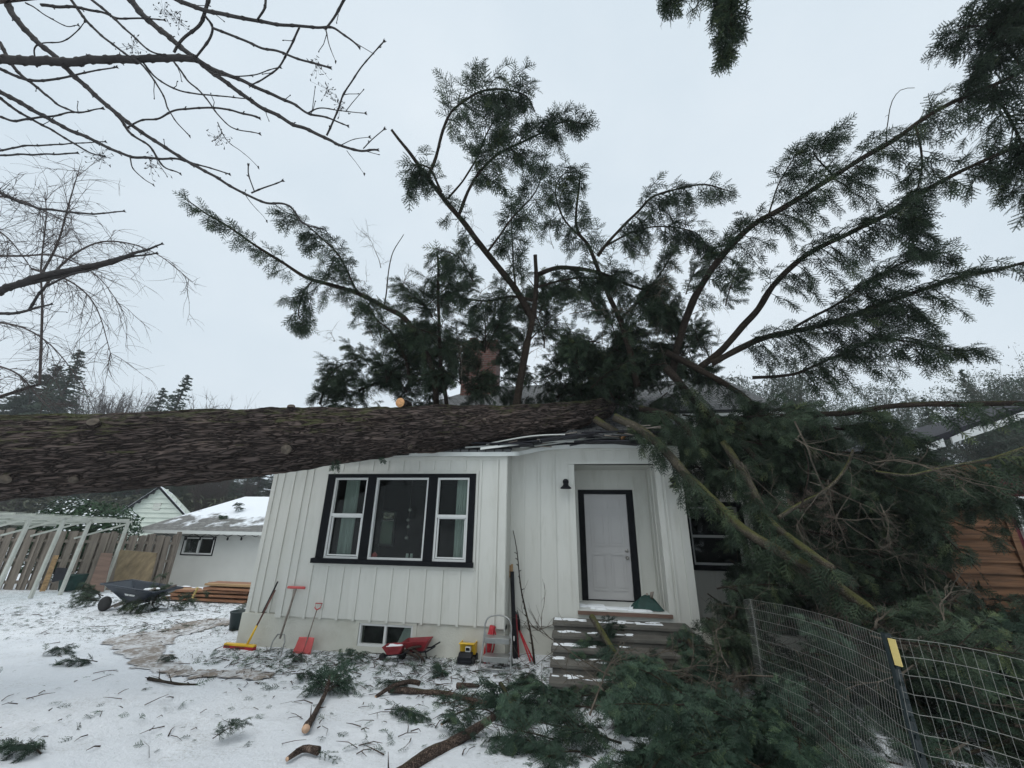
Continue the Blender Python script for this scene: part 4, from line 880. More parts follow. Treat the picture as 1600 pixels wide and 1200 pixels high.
# ================================================================ FOLIAGE KIT
rs=np.random.RandomState(11)
def sprig(seed,step=.0100,nl=.021,nw=.0100,L=.30,droop=.25):
    """a forked fir shoot of length L along +X, flat in XY, needles as thin triangles"""
    r=np.random.RandomState(seed); V=[];F=[]
    shoots=[(np.zeros(3),np.array([1.,0,0]),L)]
    for k,(f,l) in enumerate(((.12,.50),(.32,.46),(.53,.36),(.74,.24))):
        for s in (-1,1):
            a=s*R_(48+r.uniform(-8,8)); shoots.append((np.array([f*L,0,0]),np.array([math.cos(a),math.sin(a),r.uniform(-.15,.12)]),L*l*r.uniform(.75,1.15)))
    for (o,d,l) in shoots:
        n=max(3,int(l/step)); pv=np.array([-d[1],d[0],0]); pv/=np.linalg.norm(pv)+1e-9; up=np.cross(d,pv)
        def pos(t): return o+d*(t*l)+np.array([0,0,-droop*(t*l)**2/L-droop*o[0]**2/L])
        # stem
        for i in range(2):
            a=pos(i/2);b=pos((i+1)/2); q=len(V); w_=.0016; V+= [a+pv*w_,a-pv*w_,b]; F.append((q,q+1,q+2))
        for i in range(n):
            t=(i+.5)/n
            for s in (-1,1):
                c=pos(t); ang=r.uniform(-.8,1.0); out=pv*s*math.cos(ang)+up*math.sin(ang)
                nd=d*r.uniform(.6,1.1)+out; nd/=np.linalg.norm(nd); ln=nl*(1-.35*t)*r.uniform(.8,1.15); wv=np.cross(nd,up if abs(nd@up)<.9 else pv); wv/=np.linalg.norm(wv)
                q=len(V); V+=[c+wv*nw/2,c-wv*nw/2,c+nd*ln]; F.append((q,q+1,q+2))
    return np.array(V),np.array(F)
SPR=[sprig(i) for i in range(4)]
SPH=[sprig(30+i,.017,.030,.015,.27) for i in range(4)]
SPL=[sprig(10+i,.016,.028,.012) for i in range(3)]   # lighter version
def place(spr,P,D,S,roll,rnd_):
    """instances of sprigs merged into one array mesh"""
    P=np.asarray(P);D=np.asarray(D);D/=np.linalg.norm(D,axis=1)[:,None]+1e-9
    up=np.zeros_like(D);up[:,2]=1; up+=rnd_.normal(0,.25,D.shape)
    Yv=np.cross(up,D);Yv/=np.linalg.norm(Yv,axis=1)[:,None]+1e-9; Zv=np.cross(D,Yv)
    c,s=np.cos(roll)[:,None],np.sin(roll)[:,None]; Y2=Yv*c+Zv*s; Z2=Zv*c-Yv*s
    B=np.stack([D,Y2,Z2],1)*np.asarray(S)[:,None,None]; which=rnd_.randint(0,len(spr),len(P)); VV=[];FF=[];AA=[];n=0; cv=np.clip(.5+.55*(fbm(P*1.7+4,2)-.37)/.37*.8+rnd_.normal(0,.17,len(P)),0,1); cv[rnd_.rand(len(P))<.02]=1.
    for k,(v,f) in enumerate(spr):
        m=which==k
        if not m.any(): continue
        X=np.einsum('vk,nkj->nvj',v,B[m])+P[m][:,None,:]; c_=m.sum(); VV.append(X.reshape(-1,3)); AA.append(np.repeat(cv[m],len(v))); FF.append((f[None]+(np.arange(c_)*len(v))[:,None,None]).reshape(-1,3)+n); n+=c_*len(v)
    return np.vstack(VV),np.vstack(FF),np.concatenate(AA)
def grow(P,s0=.12,s1=1.,gap=.13,L=.6,droop=.5,seed=0,sg=.07,size=.85,up=.1,along=.75,hang=.3,side_bias=0.,dens=1.):
    """side branchlets along polyline P -> twig polylines, sprig positions, directions, sizes"""
    r=np.random.RandomState(seed); seg=np.linalg.norm(np.diff(P,axis=0),axis=1); cum=np.concatenate([[0],np.cumsum(seg)]); T=cum[-1]
    tw=[];sp=[];sd_=[];ss=[]
    s=s0*T; k=0; gap*=.47; L*=1.15; sg*=.85; size*=1.15; dens*=.85
    while s<s1*T:
        p=np.array([np.interp(s,cum,P[:,i]) for i in range(3)]); q=np.array([np.interp(min(T,s+.05),cum,P[:,i]) for i in range(3)])-np.array([np.interp(max(0,s-.05),cum,P[:,i]) for i in range(3)]); q/=np.linalg.norm(q)+1e-9
        sv=np.cross(q,[0,0,1.]); sv/=np.linalg.norm(sv)+1e-9; sg_=1 if k%2 else -1
        fr=(s/T-s0)/(s1-s0+1e-9); prof=(.45+.55*math.sin(math.pi*min(1,fr*1.1+.12)))*(1 if fr<.85 else (1-fr)/.15*.5+.5)
        l=L*prof*r.uniform(.5,1.3)
        if vnoise(p*1.9+seed*.37)<.30 or r.rand()<.06: s+=gap; k+=1; continue
        if r.rand()<hang: d=q*.35+sv*sg_*r.uniform(.1,.4)+np.array([0,0,-.6])
        else: d=q*along+sv*sg_*r.uniform(.5,1.)+np.array([0,0,up+r.uniform(-.25,.3)])
        d/=np.linalg.norm(d); n=6; pts=[p]; c=p.copy(); dd=d.copy()
        for i in range(n):
            c=c+dd*l/n; pts.append(c.copy()); dd=dd+np.array([0,0,-droop*l/n*1.6])+r.normal(0,.12,3); dd/=np.linalg.norm(dd)
        pts=np.array(pts); tw.append((pts,np.linspace(.006,.002,n+1)*(.6+l)))
        m=max(2,int(l/sg*dens)); 
        for i in range(m):
            t=(i+.6)/m*.98+.02
            if t<.12: continue
            x=t*n; a=int(min(n-1,x)); pp=pts[a]+(pts[a+1]-pts[a])*(x-a); td=pts[a+1]-pts[a]; td/=np.linalg.norm(td); s2=np.cross(td,[0,0,1.]); s2/=np.linalg.norm(s2)+1e-9
            for sgn in (-1,1):
                if r.rand()<.2: continue
                e=td*r.uniform(.4,1.1)+s2*sgn*r.uniform(.25,1.)+np.array([0,0,r.uniform(-.75,.2)]); sp.append(pp);sd_.append(e);ss.append(size*r.uniform(.55,1.1)*(1-.35*t))
        sp.append(pts[-1]-dd*.04);sd_.append(dd);ss.append(size*.7)
        s+=gap*r.uniform(.6,1.4); k+=1
    if s1>=1: sp.append(P[-1]);sd_.append(P[-1]-P[-2]);ss.append(size*.8)
    return tw,sp,sd_,ss
def polytubes(lst,n=3):
    V=[];F=[];k=0
    if not lst: lst=[(np.array([[0,0,-3.],[0,0,-3.01]]),np.array([.001,.001]))]
    for pts,rad in lst:
        v,f=tubeVF(pts,rad,n,False); V.append(v);F+=[tuple(i+k for i in q) for q in f];k+=len(v)
    return V,F
def limbobj(name,pts,rad,parent,mat,fol=None,fmat='needle',sides=9,extra=None,wob=.026,lod=0,endcap=None):
    P,r=resample(pts,rad,.09); sd0=int(abs(P[0][0]*97+P[0][2]*31))%9999; q=np.random.RandomState(sd0)
    o=q.rand(3)*50; wv=np.stack([fbm(P*1.6+o+k*13,2)-.37 for k in range(3)],-1); P=P+wv*wob*6*np.minimum(1,np.linspace(0,6,len(P)))[:,None]*.6
    r=r*(1+.22*(vnoise(P*6+o)-.5))
    V,F=tubeVF(P,r,sides); Vs=[V];F=list(F);k=len(V)
    tw=[]
    if fol:
        tw,sp,sd_,ss=grow(P,seed=sd0,**fol)
    if extra: tw=tw+extra
    # dead twiglets and stubs
    for i in range(int(len(P)/5)):
        j=q.randint(1,len(P)-1); d=q.normal(0,1,3); d/=np.linalg.norm(d); l=q.uniform(.04,.22); tw.append((np.array([P[j],P[j]+d*(r[j]+l*.5),P[j]+d*(r[j]+l)+q.normal(0,.02,3)]),np.array([.005,.0035,.0015])))
    v2,f2=polytubes(tw,3)
    for v in v2: Vs.append(v)
    F+= [tuple(i+k for i in t) for t in f2]
    me=bpy.data.meshes.new(name); me.from_pydata(np.vstack(Vs).tolist(),[],F); me.materials.append(M[mat]); me.polygons.foreach_set('use_smooth',[True]*len(F))
    if endcap is not None:
        me.materials.append(M[endcap]); mi=[0]*len(F); mi[(len(P)-1)*sides+1]=1; me.polygons.foreach_set('material_index',mi)
    me.update(); ob=link(name,me,parent)
    if fol:
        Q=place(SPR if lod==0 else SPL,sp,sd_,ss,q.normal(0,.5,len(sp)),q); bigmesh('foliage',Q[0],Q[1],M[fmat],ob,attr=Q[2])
    return ob
def PX(l,t0=None,t1=None):
    """pixel polyline with a depth at both ends -> points standing at their own distance"""
    n=len(l); return [atT(a[0],a[1],(a[2] if len(a)>2 else t0+(t1-t0)*i/(n-1))) for i,a in enumerate(l)]
def rpx(r0,r1,t0,t1,n): r0*=.66;r1*=.6; return [ (r0+(r1-r0)*i/(n-1))/FPX*(t0+(t1-t0)*i/(n-1)) for i in range(n)]
# ================================================================ FALLEN TREE
tree=thing('fallen_fir_tree','huge fallen fir with furrowed trunk crushing the roof and its green crown spread over it','fallen tree',TR[3][0])
A=np.array([a[0] for a in TR]); rr=[a[1] for a in TR]; dl=(A[0]-A[1]); dl/=np.linalg.norm(dl)
ext=[A[0]+dl*k for k in (10,7,4,2)]; 
A=np.vstack([ext,A]); rr=[.86,.74,.68,.64]+rr
P,r=resample(A,rr,.018); ax=A[-1]-A[4]; ax/=np.linalg.norm(ax)
Yv=np.cross([0,0,1.],ax);Yv/=np.linalg.norm(Yv);Zv=np.cross(ax,Yv); O=A[6].copy()
Bm=np.stack([ax,Yv,Zv],1); Pl=(P-O)@Bm
n=200; a_=np.arange(n)*2*math.pi/n
ca,sa=np.cos(a_),np.sin(a_)
keep=Pl[:,0]>-6.5
Pl2=Pl; r2=r
X=Pl2[:,0][:,None]*np.ones(n)[None]; nrm_=np.stack([np.zeros_like(X),ca[None]*np.ones_like(X),sa[None]*np.ones_like(X)],-1)
q3=np.stack([X*1.0,ca[None]*r2[:,None]*1.0,sa[None]*r2[:,None]*1.0],-1)
warp=(fbm(q3*np.array([1.2,3,3])+5,3)-.45)[...,None]*np.array([.5,.25,.25])
q4=(q3+warp)
def ridge(q,sx,sc): 
    v=fbm(q*np.array([sx,sc,sc]),3); return 1-np.abs(v-.47)*5
rg=np.clip(ridge(q4,1.15,10),-.6,1)*.8+.2*np.clip(ridge(q4+9,3.,24),-.6,1); rg2=fbm(q4*np.array([9,34,34]),3)-.45; big=fbm(q3*np.array([.8,2.2,2.2])+20,3)-.45
disp=-.055*np.clip(rg,0,1)+.022*rg2+.15*big
rad=r2[:,None]+disp
# swollen knots
knots=[(448,700,.10),(148,664,.09),(14,745,.08),(118,746,.07),(640,697,.07),(756,656,.05),(783,657,.045),(283,640,.09),(455,640,.09)]
KN=[]
Pax=P
for (u,v,kr) in knots:
    d=ray(u,v); best=None
    # closest surface point: intersect ray with tapered cylinder numerically
    for t in np.arange(3.5,9,.01):
        c=CAM+d*t; l=(c-O)@Bm; ra_=np.interp(l[0],Pl[:,0],r); cy=np.interp(l[0],Pl[:,0],Pl[:,1]); cz=np.interp(l[0],Pl[:,0],Pl[:,2])
        if math.hypot(l[1]-cy,l[2]-cz)<ra_: best=l; break
    if best is None: continue
    cy=np.interp(best[0],Pl[:,0],Pl[:,1]); cz=np.interp(best[0],Pl[:,0],Pl[:,2]); an=math.atan2(best[2]-cz,best[1]-cy); KN.append((best[0],an,kr))
    da=(a_-an+math.pi)%(2*math.pi)-math.pi; dist2=((X-best[0])/ (kr*1.5))**2+(da[None]*r2[:,None]/(kr*1.1))**2; rad=rad+kr*.55*np.exp(-dist2)
V=np.stack([X,Pl2[:,1][:,None]+rad*ca,Pl2[:,2][:,None]+rad*sa],-1).reshape(-1,3); m=len(Pl2)
idx=np.arange(m*n).reshape(m,n); F=np.stack([idx[:-1],np.roll(idx[:-1],-1,1),np.roll(idx[1:],-1,1),idx[1:]],-1).reshape(-1,4)
tk=bigmesh('trunk',V,F,M['bark'],None,True)
mm=np.eye(4); mm[:3,:3]=Bm; mm[:3,3]=O; 
def atframe(o,parent):
    o.matrix_basis=Matrix(mm.tolist()); o.parent=parent; o.matrix_parent_inverse=Matrix.Translation(-parent.location)
atframe(tk,tree)
# rotten broken tip and root end caps, cut stubs with pale faces
b=MB(); e=Pl2[-1]; b.lathe(e-np.array([.05,0,0]),[(r2[-1]*1.0,0),(r2[-1]*.85,.12),(r2[-1]*.5,.26),(.02,.34)],24,0,(1,0,0),False)
tip=b.build('broken_tip',M['bark'],None,True); atframe(tip,tree)
for i,(lx,an,kr) in enumerate(KN):
    rl=np.interp(lx,Pl[:,0],r); cy=np.interp(lx,Pl[:,0],Pl[:,1]); cz=np.interp(lx,Pl[:,0],Pl[:,2]); dn=np.array([.12,math.cos(an),math.sin(an)]); dn/=np.linalg.norm(dn)
    c=np.array([lx,cy,cz])+np.array([0,math.cos(an),math.sin(an)])*(rl+kr*.15); kk=kr*(.72 if i in (0,1,2,3) else .6)
    b=MB(); rnk=np.random.RandomState(i); fresh=False
    ln=.20 if fresh else kr*.55
    prof=[(kk*1.35,-.05),(kk*1.1,ln*.4),(kk,ln)]; b.lathe(c,prof,18,0,dn,False); b.lathe(c,[(kk,ln-.0005),(kk*.9,ln+.006),(.0,ln+.01)],18,1,dn,False)
    o=b.build('branch_stub',[M['bark'],M['woodend'] if fresh else M['knot']],None,True); atframe(o,tree)
c_=atT(625,629,6.95); b=MB(); dn=np.array([-.05,-1,-.12]); dn/=np.linalg.norm(dn); b.lathe(c_-dn*.34,[(.075,0),(.088,.15),(.083,.3),(.085,.34)],20,0,dn,False); b.lathe(c_,[(.085,-.001),(.075,.008),(.04,.012),(0,.012)],20,1,dn,False); b.build('branch_stub',[M['bark'],M['woodend']],tree,True)
F1=dict(gap=.12,L=.60,droop=.6,size=.95)
limbs=[
# (points, r0px, r1px, t0, t1, mat, foliage)
([(806,640),(814,590),(824,540),(832,500),(838,450),(836,398)],10,5,8.0,7.8,'limb',None),
([(834,500),(800,444),(760,396),(720,340),(668,280),(640,240),(612,202)],9,3.5,7.9,6.9,'limb',dict(gap=.17,L=.42,droop=.9,s0=.25,s1=.93,hang=.5)),
([(668,278),(684,238),(700,182),(718,160),(748,142),(790,140),(822,150),(835,175)],4,1.5,7.1,7.3,'limb',dict(gap=.085,L=.52,droop=.7,s0=.35,size=.95,hang=.4)),
([(716,338),(735,292),(765,252),(800,228),(845,208),(880,190),(915,196)],4,1.5,7.3,7.2,'limb',dict(gap=.075,L=.52,droop=.6,s0=.2,size=.95,hang=.35)),
([(700,310),(735,262),(765,200),(790,165),(812,150)],2.5,1,7.2,7.3,'limb',dict(gap=.12,L=.42,droop=.6,s0=.3)),
([(690,300),(672,262),(650,262),(638,300)],3,1,7.1,7.0,'limb',dict(gap=.09,L=.42,droop=.9,s0=.1,hang=.6)),
([(760,396),(800,340),(835,300),(850,250)],3,1,7.5,7.5,'limb',dict(gap=.10,L=.45,droop=.6,s0=.2)),
([(806,450),(801,400),(800,350),(800,322)],2.5,1,7.8,7.8,'limb',dict(gap=.10,L=.40,droop=1.,s0=.1,hang=.6)),
([(740,440),(715,400),(680,388)],2,1,7.7,7.5,'limb',dict(gap=.09,L=.42,droop=.9,s0=.1,hang=.5)),
# left reaching limb
([(682,632),(674,572),(640,504),(600,480),(560,460),(516,446),(480,434),(440,408),(400,384),(356,352),(320,332),(292,314)],7,1.5,8.1,6.9,'limb',dict(gap=.115,L=.42,droop=.7,s0=.16,size=.85,hang=.35)),
([(560,460),(530,400),(500,370),(470,345),(440,335)],2.5,1,7.6,7.2,'limb',dict(gap=.095,L=.42,droop=.6,s0=.1)),
([(490,436),(475,460),(466,490),(478,508)],2,1,7.3,7.2,'limb',dict(gap=.08,L=.32,droop=1.2,s0=.1,hang=.6)),
([(600,480),(604,440),(612,400),(630,366)],1.8,.8,7.7,7.6,'limb',None),
# upright stems over the roof
([(698,634),(690,570),(686,500),(684,430),(682,396)],5,2.5,8.2,8.1,'limb',dict(gap=.10,L=.62,droop=.7,s0=.2,hang=.3)),
([(640,600),(632,560),(612,520),(590,500)],4,1.5,8.4,8.2,'limb',dict(gap=.09,L=.52,droop=.6,s0=.1)),
([(500,632),(508,598),(525,575),(560,560)],3,1,8.6,8.6,'limb',dict(gap=.08,L=.42,droop=.8,s0=.1)),
([(560,610),(600,590),(625,570),(640,555)],4,1.5,8.6,8.7,'limb',dict(gap=.07,L=.5,droop=.4,s0=.0)),
([(836,470),(800,462),(760,470),(715,466)],4,1.5,7.9,7.7,'limb',dict(gap=.08,L=.5,droop=.7,s0=.15)),
([(838,430),(862,421),(900,420),(936,425),(975,442),(1010,455)],6,3,8,8,'limb',dict(gap=.12,L=.5,droop=.9,s0=.3,hang=.5)),
([(836,450),(870,440),(910,434),(960,438)],3,2,7.9,7.9,'limb',dict(gap=.09,L=.5,droop=.9,s0=.1,hang=.5)),
([(996,604),(984,552),(968,500),(952,460),(936,424),(920,384),(900,352),(905,282)],8,2.5,8.2,7.7,'limb',dict(gap=.11,L=.48,droop=.6,s0=.25,hang=.3)),
([(916,380),(880,340),(868,300),(880,274),(905,268)],2.5,1,7.8,7.6,'limb',dict(gap=.08,L=.36,droop=.9,s0=.2,hang=.5)),
([(934,400),(952,376),(992,336),(1020,308),(1064,294),(1100,288),(1138,298)],4,1.5,7.8,7.5,'limb',dict(gap=.09,L=.46,droop=1.,s0=.2,hang=.55)),
([(940,388),(990,362),(1040,354),(1085,364),(1110,392)],2.5,1,7.8,7.7,'limb',dict(gap=.08,L=.5,droop=1.,s0=.1,hang=.6)),
([(966,500),(1000,470),(1030,430),(1048,400)],3,1.5,8,7.9,'limb',dict(gap=.09,L=.55,droop=.8,s0=.1,hang=.4)),
# big right limbs
([(1050,585),(1060,538),(1076,490),(1092,454),(1132,394),(1168,360),(1200,338),(1264,300),(1320,264),(1392,220),(1448,182),(1500,154),(1552,132),(1600,108),(1680,70)],9,4,8,5.2,'limb',dict(gap=.115,L=.58,droop=.8,s0=.22,size=.9,hang=.4)),
([(1092,575),(1128,546),(1160,510),(1184,482),(1208,448),(1240,416),(1280,388),(1336,360),(1392,332),(1440,302),(1500,268),(1552,244),(1600,226),(1700,190)],8,4,7.8,5.3,'limb',dict(gap=.11,L=.62,droop=.9,s0=.3,size=.9,hang=.5)),
([(1112,568),(1160,542),(1200,526),(1260,514),(1320,498),(1380,474),(1440,454),(1500,434),(1560,422),(1600,410),(1700,380)],7.5,3,7.6,5.4,'limb',dict(gap=.085,L=.68,droop=.8,s0=.12,size=.9,hang=.45)),
([(1240,512),(1300,480),(1360,440),(1420,408),(1480,395)],3.5,1.5,7,6.4,'limb',dict(gap=.08,L=.6,droop=.7,s0=.2)),
([(1176,590),(1240,585),(1300,560),(1380,530),(1470,545),(1530,548)],4,1.5,7.3,6.2,'limb',dict(gap=.08,L=.62,droop=.7,s0=.2)),
([(1132,662),(1180,662),(1240,650),(1320,646),(1380,636),(1440,632),(1520,632),(1600,632),(1700,634)],7,7,7.2,5.2,'limb',dict(gap=.24,L=.42,droop=1.,s0=.2,hang=.6)),
([(1230,655),(1300,668),(1360,670),(1440,690)],4,2,6.8,6.2,'limb',dict(gap=.09,L=.6,droop=1.,s0=.2,hang=.5)),
([(1430,195),(1440,260),(1425,330),(1430,390)],2.5,1,6,6,'limb',dict(gap=.09,L=.5,droop=.8,s0=.1,hang=.3)),
([(1500,160),(1540,90),(1560,40),(1540,-10)],4,2,5.8,5.6,'limb',dict(gap=.07,L=.62,droop=.5,s0=.0)),
([(1600,108),(1560,60),(1530,40),(1495,45)],3,1,5.5,5.5,'limb',dict(gap=.07,L=.55,droop=.7,s0=.0)),
([(1552,132),(1580,190),(1600,250),(1610,320)],3,1.5,5.6,5.5,'limb',dict(gap=.07,L=.6,droop=.6,s0=.0)),
([(1640,-40),(1620,60),(1610,160)],5,3,5.3,5.4,'limb',dict(gap=.06,L=.7,droop=.6,s0=.0)),
([(1300,272),(1270,235),(1290,215),(1310,208)],2,.8,6.5,6.4,'limb',dict(gap=.10,L=.36,droop=.7,s0=.2)),
([(1200,338),(1215,290),(1245,240),(1262,222)],2,.8,6.9,6.7,'limb',dict(gap=.11,L=.36,droop=.8,s0=.3)),
([(1385,222),(1388,170),(1405,142),(1428,138)],1.2,.6,6.3,6.3,'limb',None),
# limbs sprawling down over the entry
([(1040,574),(1080,618),(1112,650),(1140,674),(1164,698),(1185,720)],9,6,7.4,6.4,'limb',dict(gap=.10,L=.6,droop=1.1,s0=.1,hang=.5)),
([(1040,550),(1100,582),(1140,606),(1168,626),(1204,668),(1230,690)],8,4,7.8,6.8,'limb',dict(gap=.10,L=.5,droop=1.,s0=.3,hang=.5)),
([(960,652),(1000,672),(1040,706),(1080,750),(1131,800),(1170,834),(1219,862),(1262,885),(1319,922),(1366,960),(1430,1030),(1490,1090)],9.5,15,7.3,3.8,'mosslimb',dict(gap=.19,L=.42,droop=1.1,s0=.05,s1=.85,hang=.75)),
([(1130,690),(1165,745),(1203,813),(1231,838),(1262,858),(1300,885)],8,10,6.6,4.7,'mosslimb',dict(gap=.14,L=.5,droop=1.1,s0=.0,hang=.7)),
([(1000,638),(1030,644),(1060,658),(1095,695)],8,7,7.5,6.8,'limb',dict(gap=.10,L=.6,droop=1.2,s0=.0,hang=.7)),
([(1369,737),(1412,741),(1460,734),(1500,728),(1553,716),(1600,703),(1680,680)],3.2,3.8,4.8,4.2,'mosslimb',dict(gap=.13,L=.4,droop=1.1,s0=.2,hang=.7)),
([(1216,809),(1256,787),(1287,769),(1319,731),(1330,700)],5,3,5.4,5.3,'mosslimb',None),
([(1250,800),(1262,752),(1262,720),(1256,700)],2,1,5.3,5.4,'limb',None),
([(1172,934),(1140,972),(1122,1004),(1105,1050),(1098,1090)],5,4,5.6,5.0,'limb',None),
([(930,655),(945,664),(960,674),(974,684)],9,9,7.7,7.15,'mosslimb','cap'),
]
for (pts,r0,r1,t0,t1,mt,fo) in limbs:
    pp=PX(pts,t0,t1); n=len(pp); f=None
    if fo and fo!='cap': f=dict(F1); f.update(fo)
    limbobj('branch',pp,rpx(r0,r1,t0,t1,n),tree,mt,f,endcap='woodend' if fo=='cap' else None)
# ---------------- bough pieces reused for the tangled mass
def boughmesh(seed,L,mats,fol,lod=1,rad=.022,kit=None):
    r=np.random.RandomState(seed); n=8; P=[np.zeros(3)]; d=np.array([1,0,.12]); 
    for i in range(n): P.append(P[-1]+d*L/n); d=d+np.array([0,r.normal(0,.08),-.06+r.normal(0,.05)]); d/=np.linalg.norm(d)
    P=np.array(P); Q,rr_=resample(P,np.linspace(rad,.005,n+1),.12)
    tw,sp,sd_,ss=grow(Q,seed=seed,**fol); V,F=tubeVF(Q,rr_,6); Vs=[V];F=list(F);k=len(V); v2,f2=polytubes(tw,3); Vs+=v2; F+=[tuple(i+k for i in t) for t in f2]
    me=bpy.data.meshes.new('branch'); me.from_pydata(np.vstack(Vs).tolist(),[],F); me.materials.append(M[mats[0]]); me.update()
    q=place(SPH,sp,sd_,ss,r.normal(0,.5,len(sp)),r); o=bigmesh('foliage',q[0],q[1],M[mats[1]],attr=q[2]); fm=o.data; bpy.data.objects.remove(o); return me,fm
BF=dict(gap=.10,L=.55,droop=.7,s0=.06,size=.95,hang=.3)
BG=[boughmesh(100+i,L_,('limb','needle'),BF,0) for i,L_ in enumerate((1.7,1.4,1.9,1.1))]
BN=[boughmesh(200+i,L_,('limb','needle2'),dict(gap=.085,L=.42,droop=.5,s0=.1,size=.9,hang=.15),0,.016) for i,L_ in enumerate((1.2,.9,1.4))]
def bough(bm,p,d,roll,s,parent=None,name='branch'):
    d=np.array(d,float);d/=np.linalg.norm(d); y=np.cross([0,0,1.],d);y/=np.linalg.norm(y)+1e-9; z=np.cross(d,y); c,s_=math.cos(roll),math.sin(roll); y2=y*c+z*s_; z2=z*c-y*s_
    m_=np.eye(4); m_[:3,0]=d*s;m_[:3,1]=y2*s;m_[:3,2]=z2*s;m_[:3,3]=p
    o=bpy.data.objects.new(name,bm[0]); SC.collection.objects.link(o); f=bpy.data.objects.new('foliage',bm[1]); SC.collection.objects.link(f); f.parent=o
    o.matrix_basis=Matrix(m_.tolist())
    if parent is not None: o.parent=parent; o.matrix_parent_inverse=Matrix.Translation(-parent.location)
    return o
def deadmesh(seed,L):
    r=np.random.RandomState(seed); P=[np.zeros(3)]; d=np.array([1,0,.1]); tw=[]
    for i in range(9): P.append(P[-1]+d*L/9); d=d+r.normal(0,.12,3)+[0,0,-.03]; d/=np.linalg.norm(d)
    P=np.array(P); tw.append((P,np.linspace(.014,.003,10)))
    def sub_(P0,l0,lev):
        for k in range(9 if lev==0 else 5):
            i=r.randint(1,len(P0)-1); t=P0[i+1]-P0[i]; t/=np.linalg.norm(t); d=t*.7+r.normal(0,.6,3); d/=np.linalg.norm(d); l=l0*r.uniform(.4,1.1); c=P0[i].copy(); q=[c.copy()]
            for s_ in range(6): c=c+d*l/6; d=d+r.normal(0,.16,3)+[0,0,-.05]; d/=np.linalg.norm(d); q.append(c.copy())
            q=np.array(q); tw.append((q,np.linspace(.006,.002,7)/(1+lev*.6)))
            if lev<1: sub_(q,l*.6,lev+1)
    sub_(P,L*.45,0); V,F=polytubes(tw,4); me=bpy.data.meshes.new('branch'); me.from_pydata(np.vstack(V).tolist(),[],F); me.materials.append(M['deadtwig']); me.update(); return me
DM=[deadmesh(60+i,l_) for i,l_ in enumerate((1.3,.9,1.7,1.1))]
def deadb(p,d,s,parent,rnd__,name='bare_branch'):
    d=np.array(d,float);d/=np.linalg.norm(d); y=np.cross(rnd__.normal(0,1,3),d);y/=np.linalg.norm(y); z=np.cross(d,y); m_=np.eye(4); m_[:3,0]=d*s;m_[:3,1]=y*s;m_[:3,2]=z*s;m_[:3,3]=p
    o=bpy.data.objects.new(name,DM[rnd__.randint(4)]); SC.collection.objects.link(o); o.matrix_basis=Matrix(m_.tolist()); o.parent=parent; o.matrix_parent_inverse=Matrix.Translation(-parent.location)
rb=np.random.RandomState(31); cnt=0
# over the roof behind the trunk (sits on the roof plane)
rbh=thing('roof_brush','mat of torn green fir boughs piled on the roof behind the great log','brush heap',(-1.5,9,5))
for i in range(76):
    u=rb.uniform(500,1130); v=rb.uniform(525,632); t=rb.uniform(8.1,9.6)
    if u<640: v=max(v,640-(u-490)*.75)
    if 757<u<785 and v<590: continue
    bough(BG[rb.randint(4)],atT(u,v,t),(rb.normal(0,.6),rb.normal(0,.4),.3+rb.normal(0,.35)),rb.normal(0,.8),rb.uniform(.45,.72),rbh,'bough')
for (u,v) in ((722,575),(732,600),(738,560),(744,590),(726,548),(765,610),(748,615)): bough(BG[rb.randint(4)],atT(u,v,9.6),(rb.normal(0,.25),rb.normal(0,.3),.9),rb.normal(0,.8),.36,rbh,'bough')
for i in range(30):
    x=rb.uniform(-.2,2.2); y=rb.uniform(8.6,10); bough(BG[rb.randint(4)],(x,y,roofz(x,y)+rb.uniform(.1,1.0)),(rb.normal(0,.5),-.2+rb.normal(0,.3),.6+rb.normal(0,.3)),rb.normal(0,.7),rb.uniform(.5,.8),rbh,'bough')
for i in range(4):
    x=-4.9+6.6*rb.rand(); y=7.9+2.2*rb.rand(); z=max(roofz(x,y)-.1,4.25)+rb.uniform(0,.35)
    if x<-3.4: z-=.15*(-3.4-x)
    bough(BG[rb.randint(4)],(x,y,z),(rb.normal(0,.7),-.35+rb.normal(0,.4),rb.uniform(-.1,.35)),rb.normal(0,.5),rb.uniform(.55,.85),rbh,'bough')
# tangle right of the door, down to the ground
lt_=thing('smashed_fir_top','dark tangle of the smashed fir crown heaped between the doorway and the red building','broken tree crown',(4,6.5,.3))
i=0
while i<99:
    u=rb.uniform(1085,1640); v=rb.uniform(650,1010); tm=float(np.interp(u,[1050,1219,1366,1500,1650],[7.3,6.35,5.7,5.3,5.1])); t=tm+rb.rand()**1.3*(8.3-tm)
    if u<1160 and v>745: continue
    if 1425<u<1660 and 625<v<950 and not (735<v<775 and u<1560): continue
    if v<705 and u>1215 and rb.rand()<.8: continue
    if v<690 and rb.rand()<.4: continue
    p=atT(u,v,t)
    if p[2]<float(gz(p[0],p[1]))+.15: continue
    if p[1]>8.7: continue
    bough(BG[rb.randint(4)],p+[-.35,.25,.15],(.65+rb.normal(0,.45),-.45+rb.normal(0,.4),-.4+rb.normal(0,.25)),rb.normal(0,.6),rb.uniform(.65,1.0),lt_,'bough'); i+=1
for k in range(16):
    u=rb.uniform(1110,1225); v=rb.uniform(915,1030); t=rb.uniform(5.2,6.2); p=atT(u,v,t); p[2]=max(p[2],float(gz(p[0],p[1]))+.12)
    bough(BG[rb.randint(4)],p+[-.1,.1,.1],(.4+rb.normal(0,.6),-.3+rb.normal(0,.5),-.2+rb.normal(0,.3)),rb.normal(0,.6),rb.uniform(.4,.65),lt_,'bough')
rd=np.random.RandomState(8); i=0
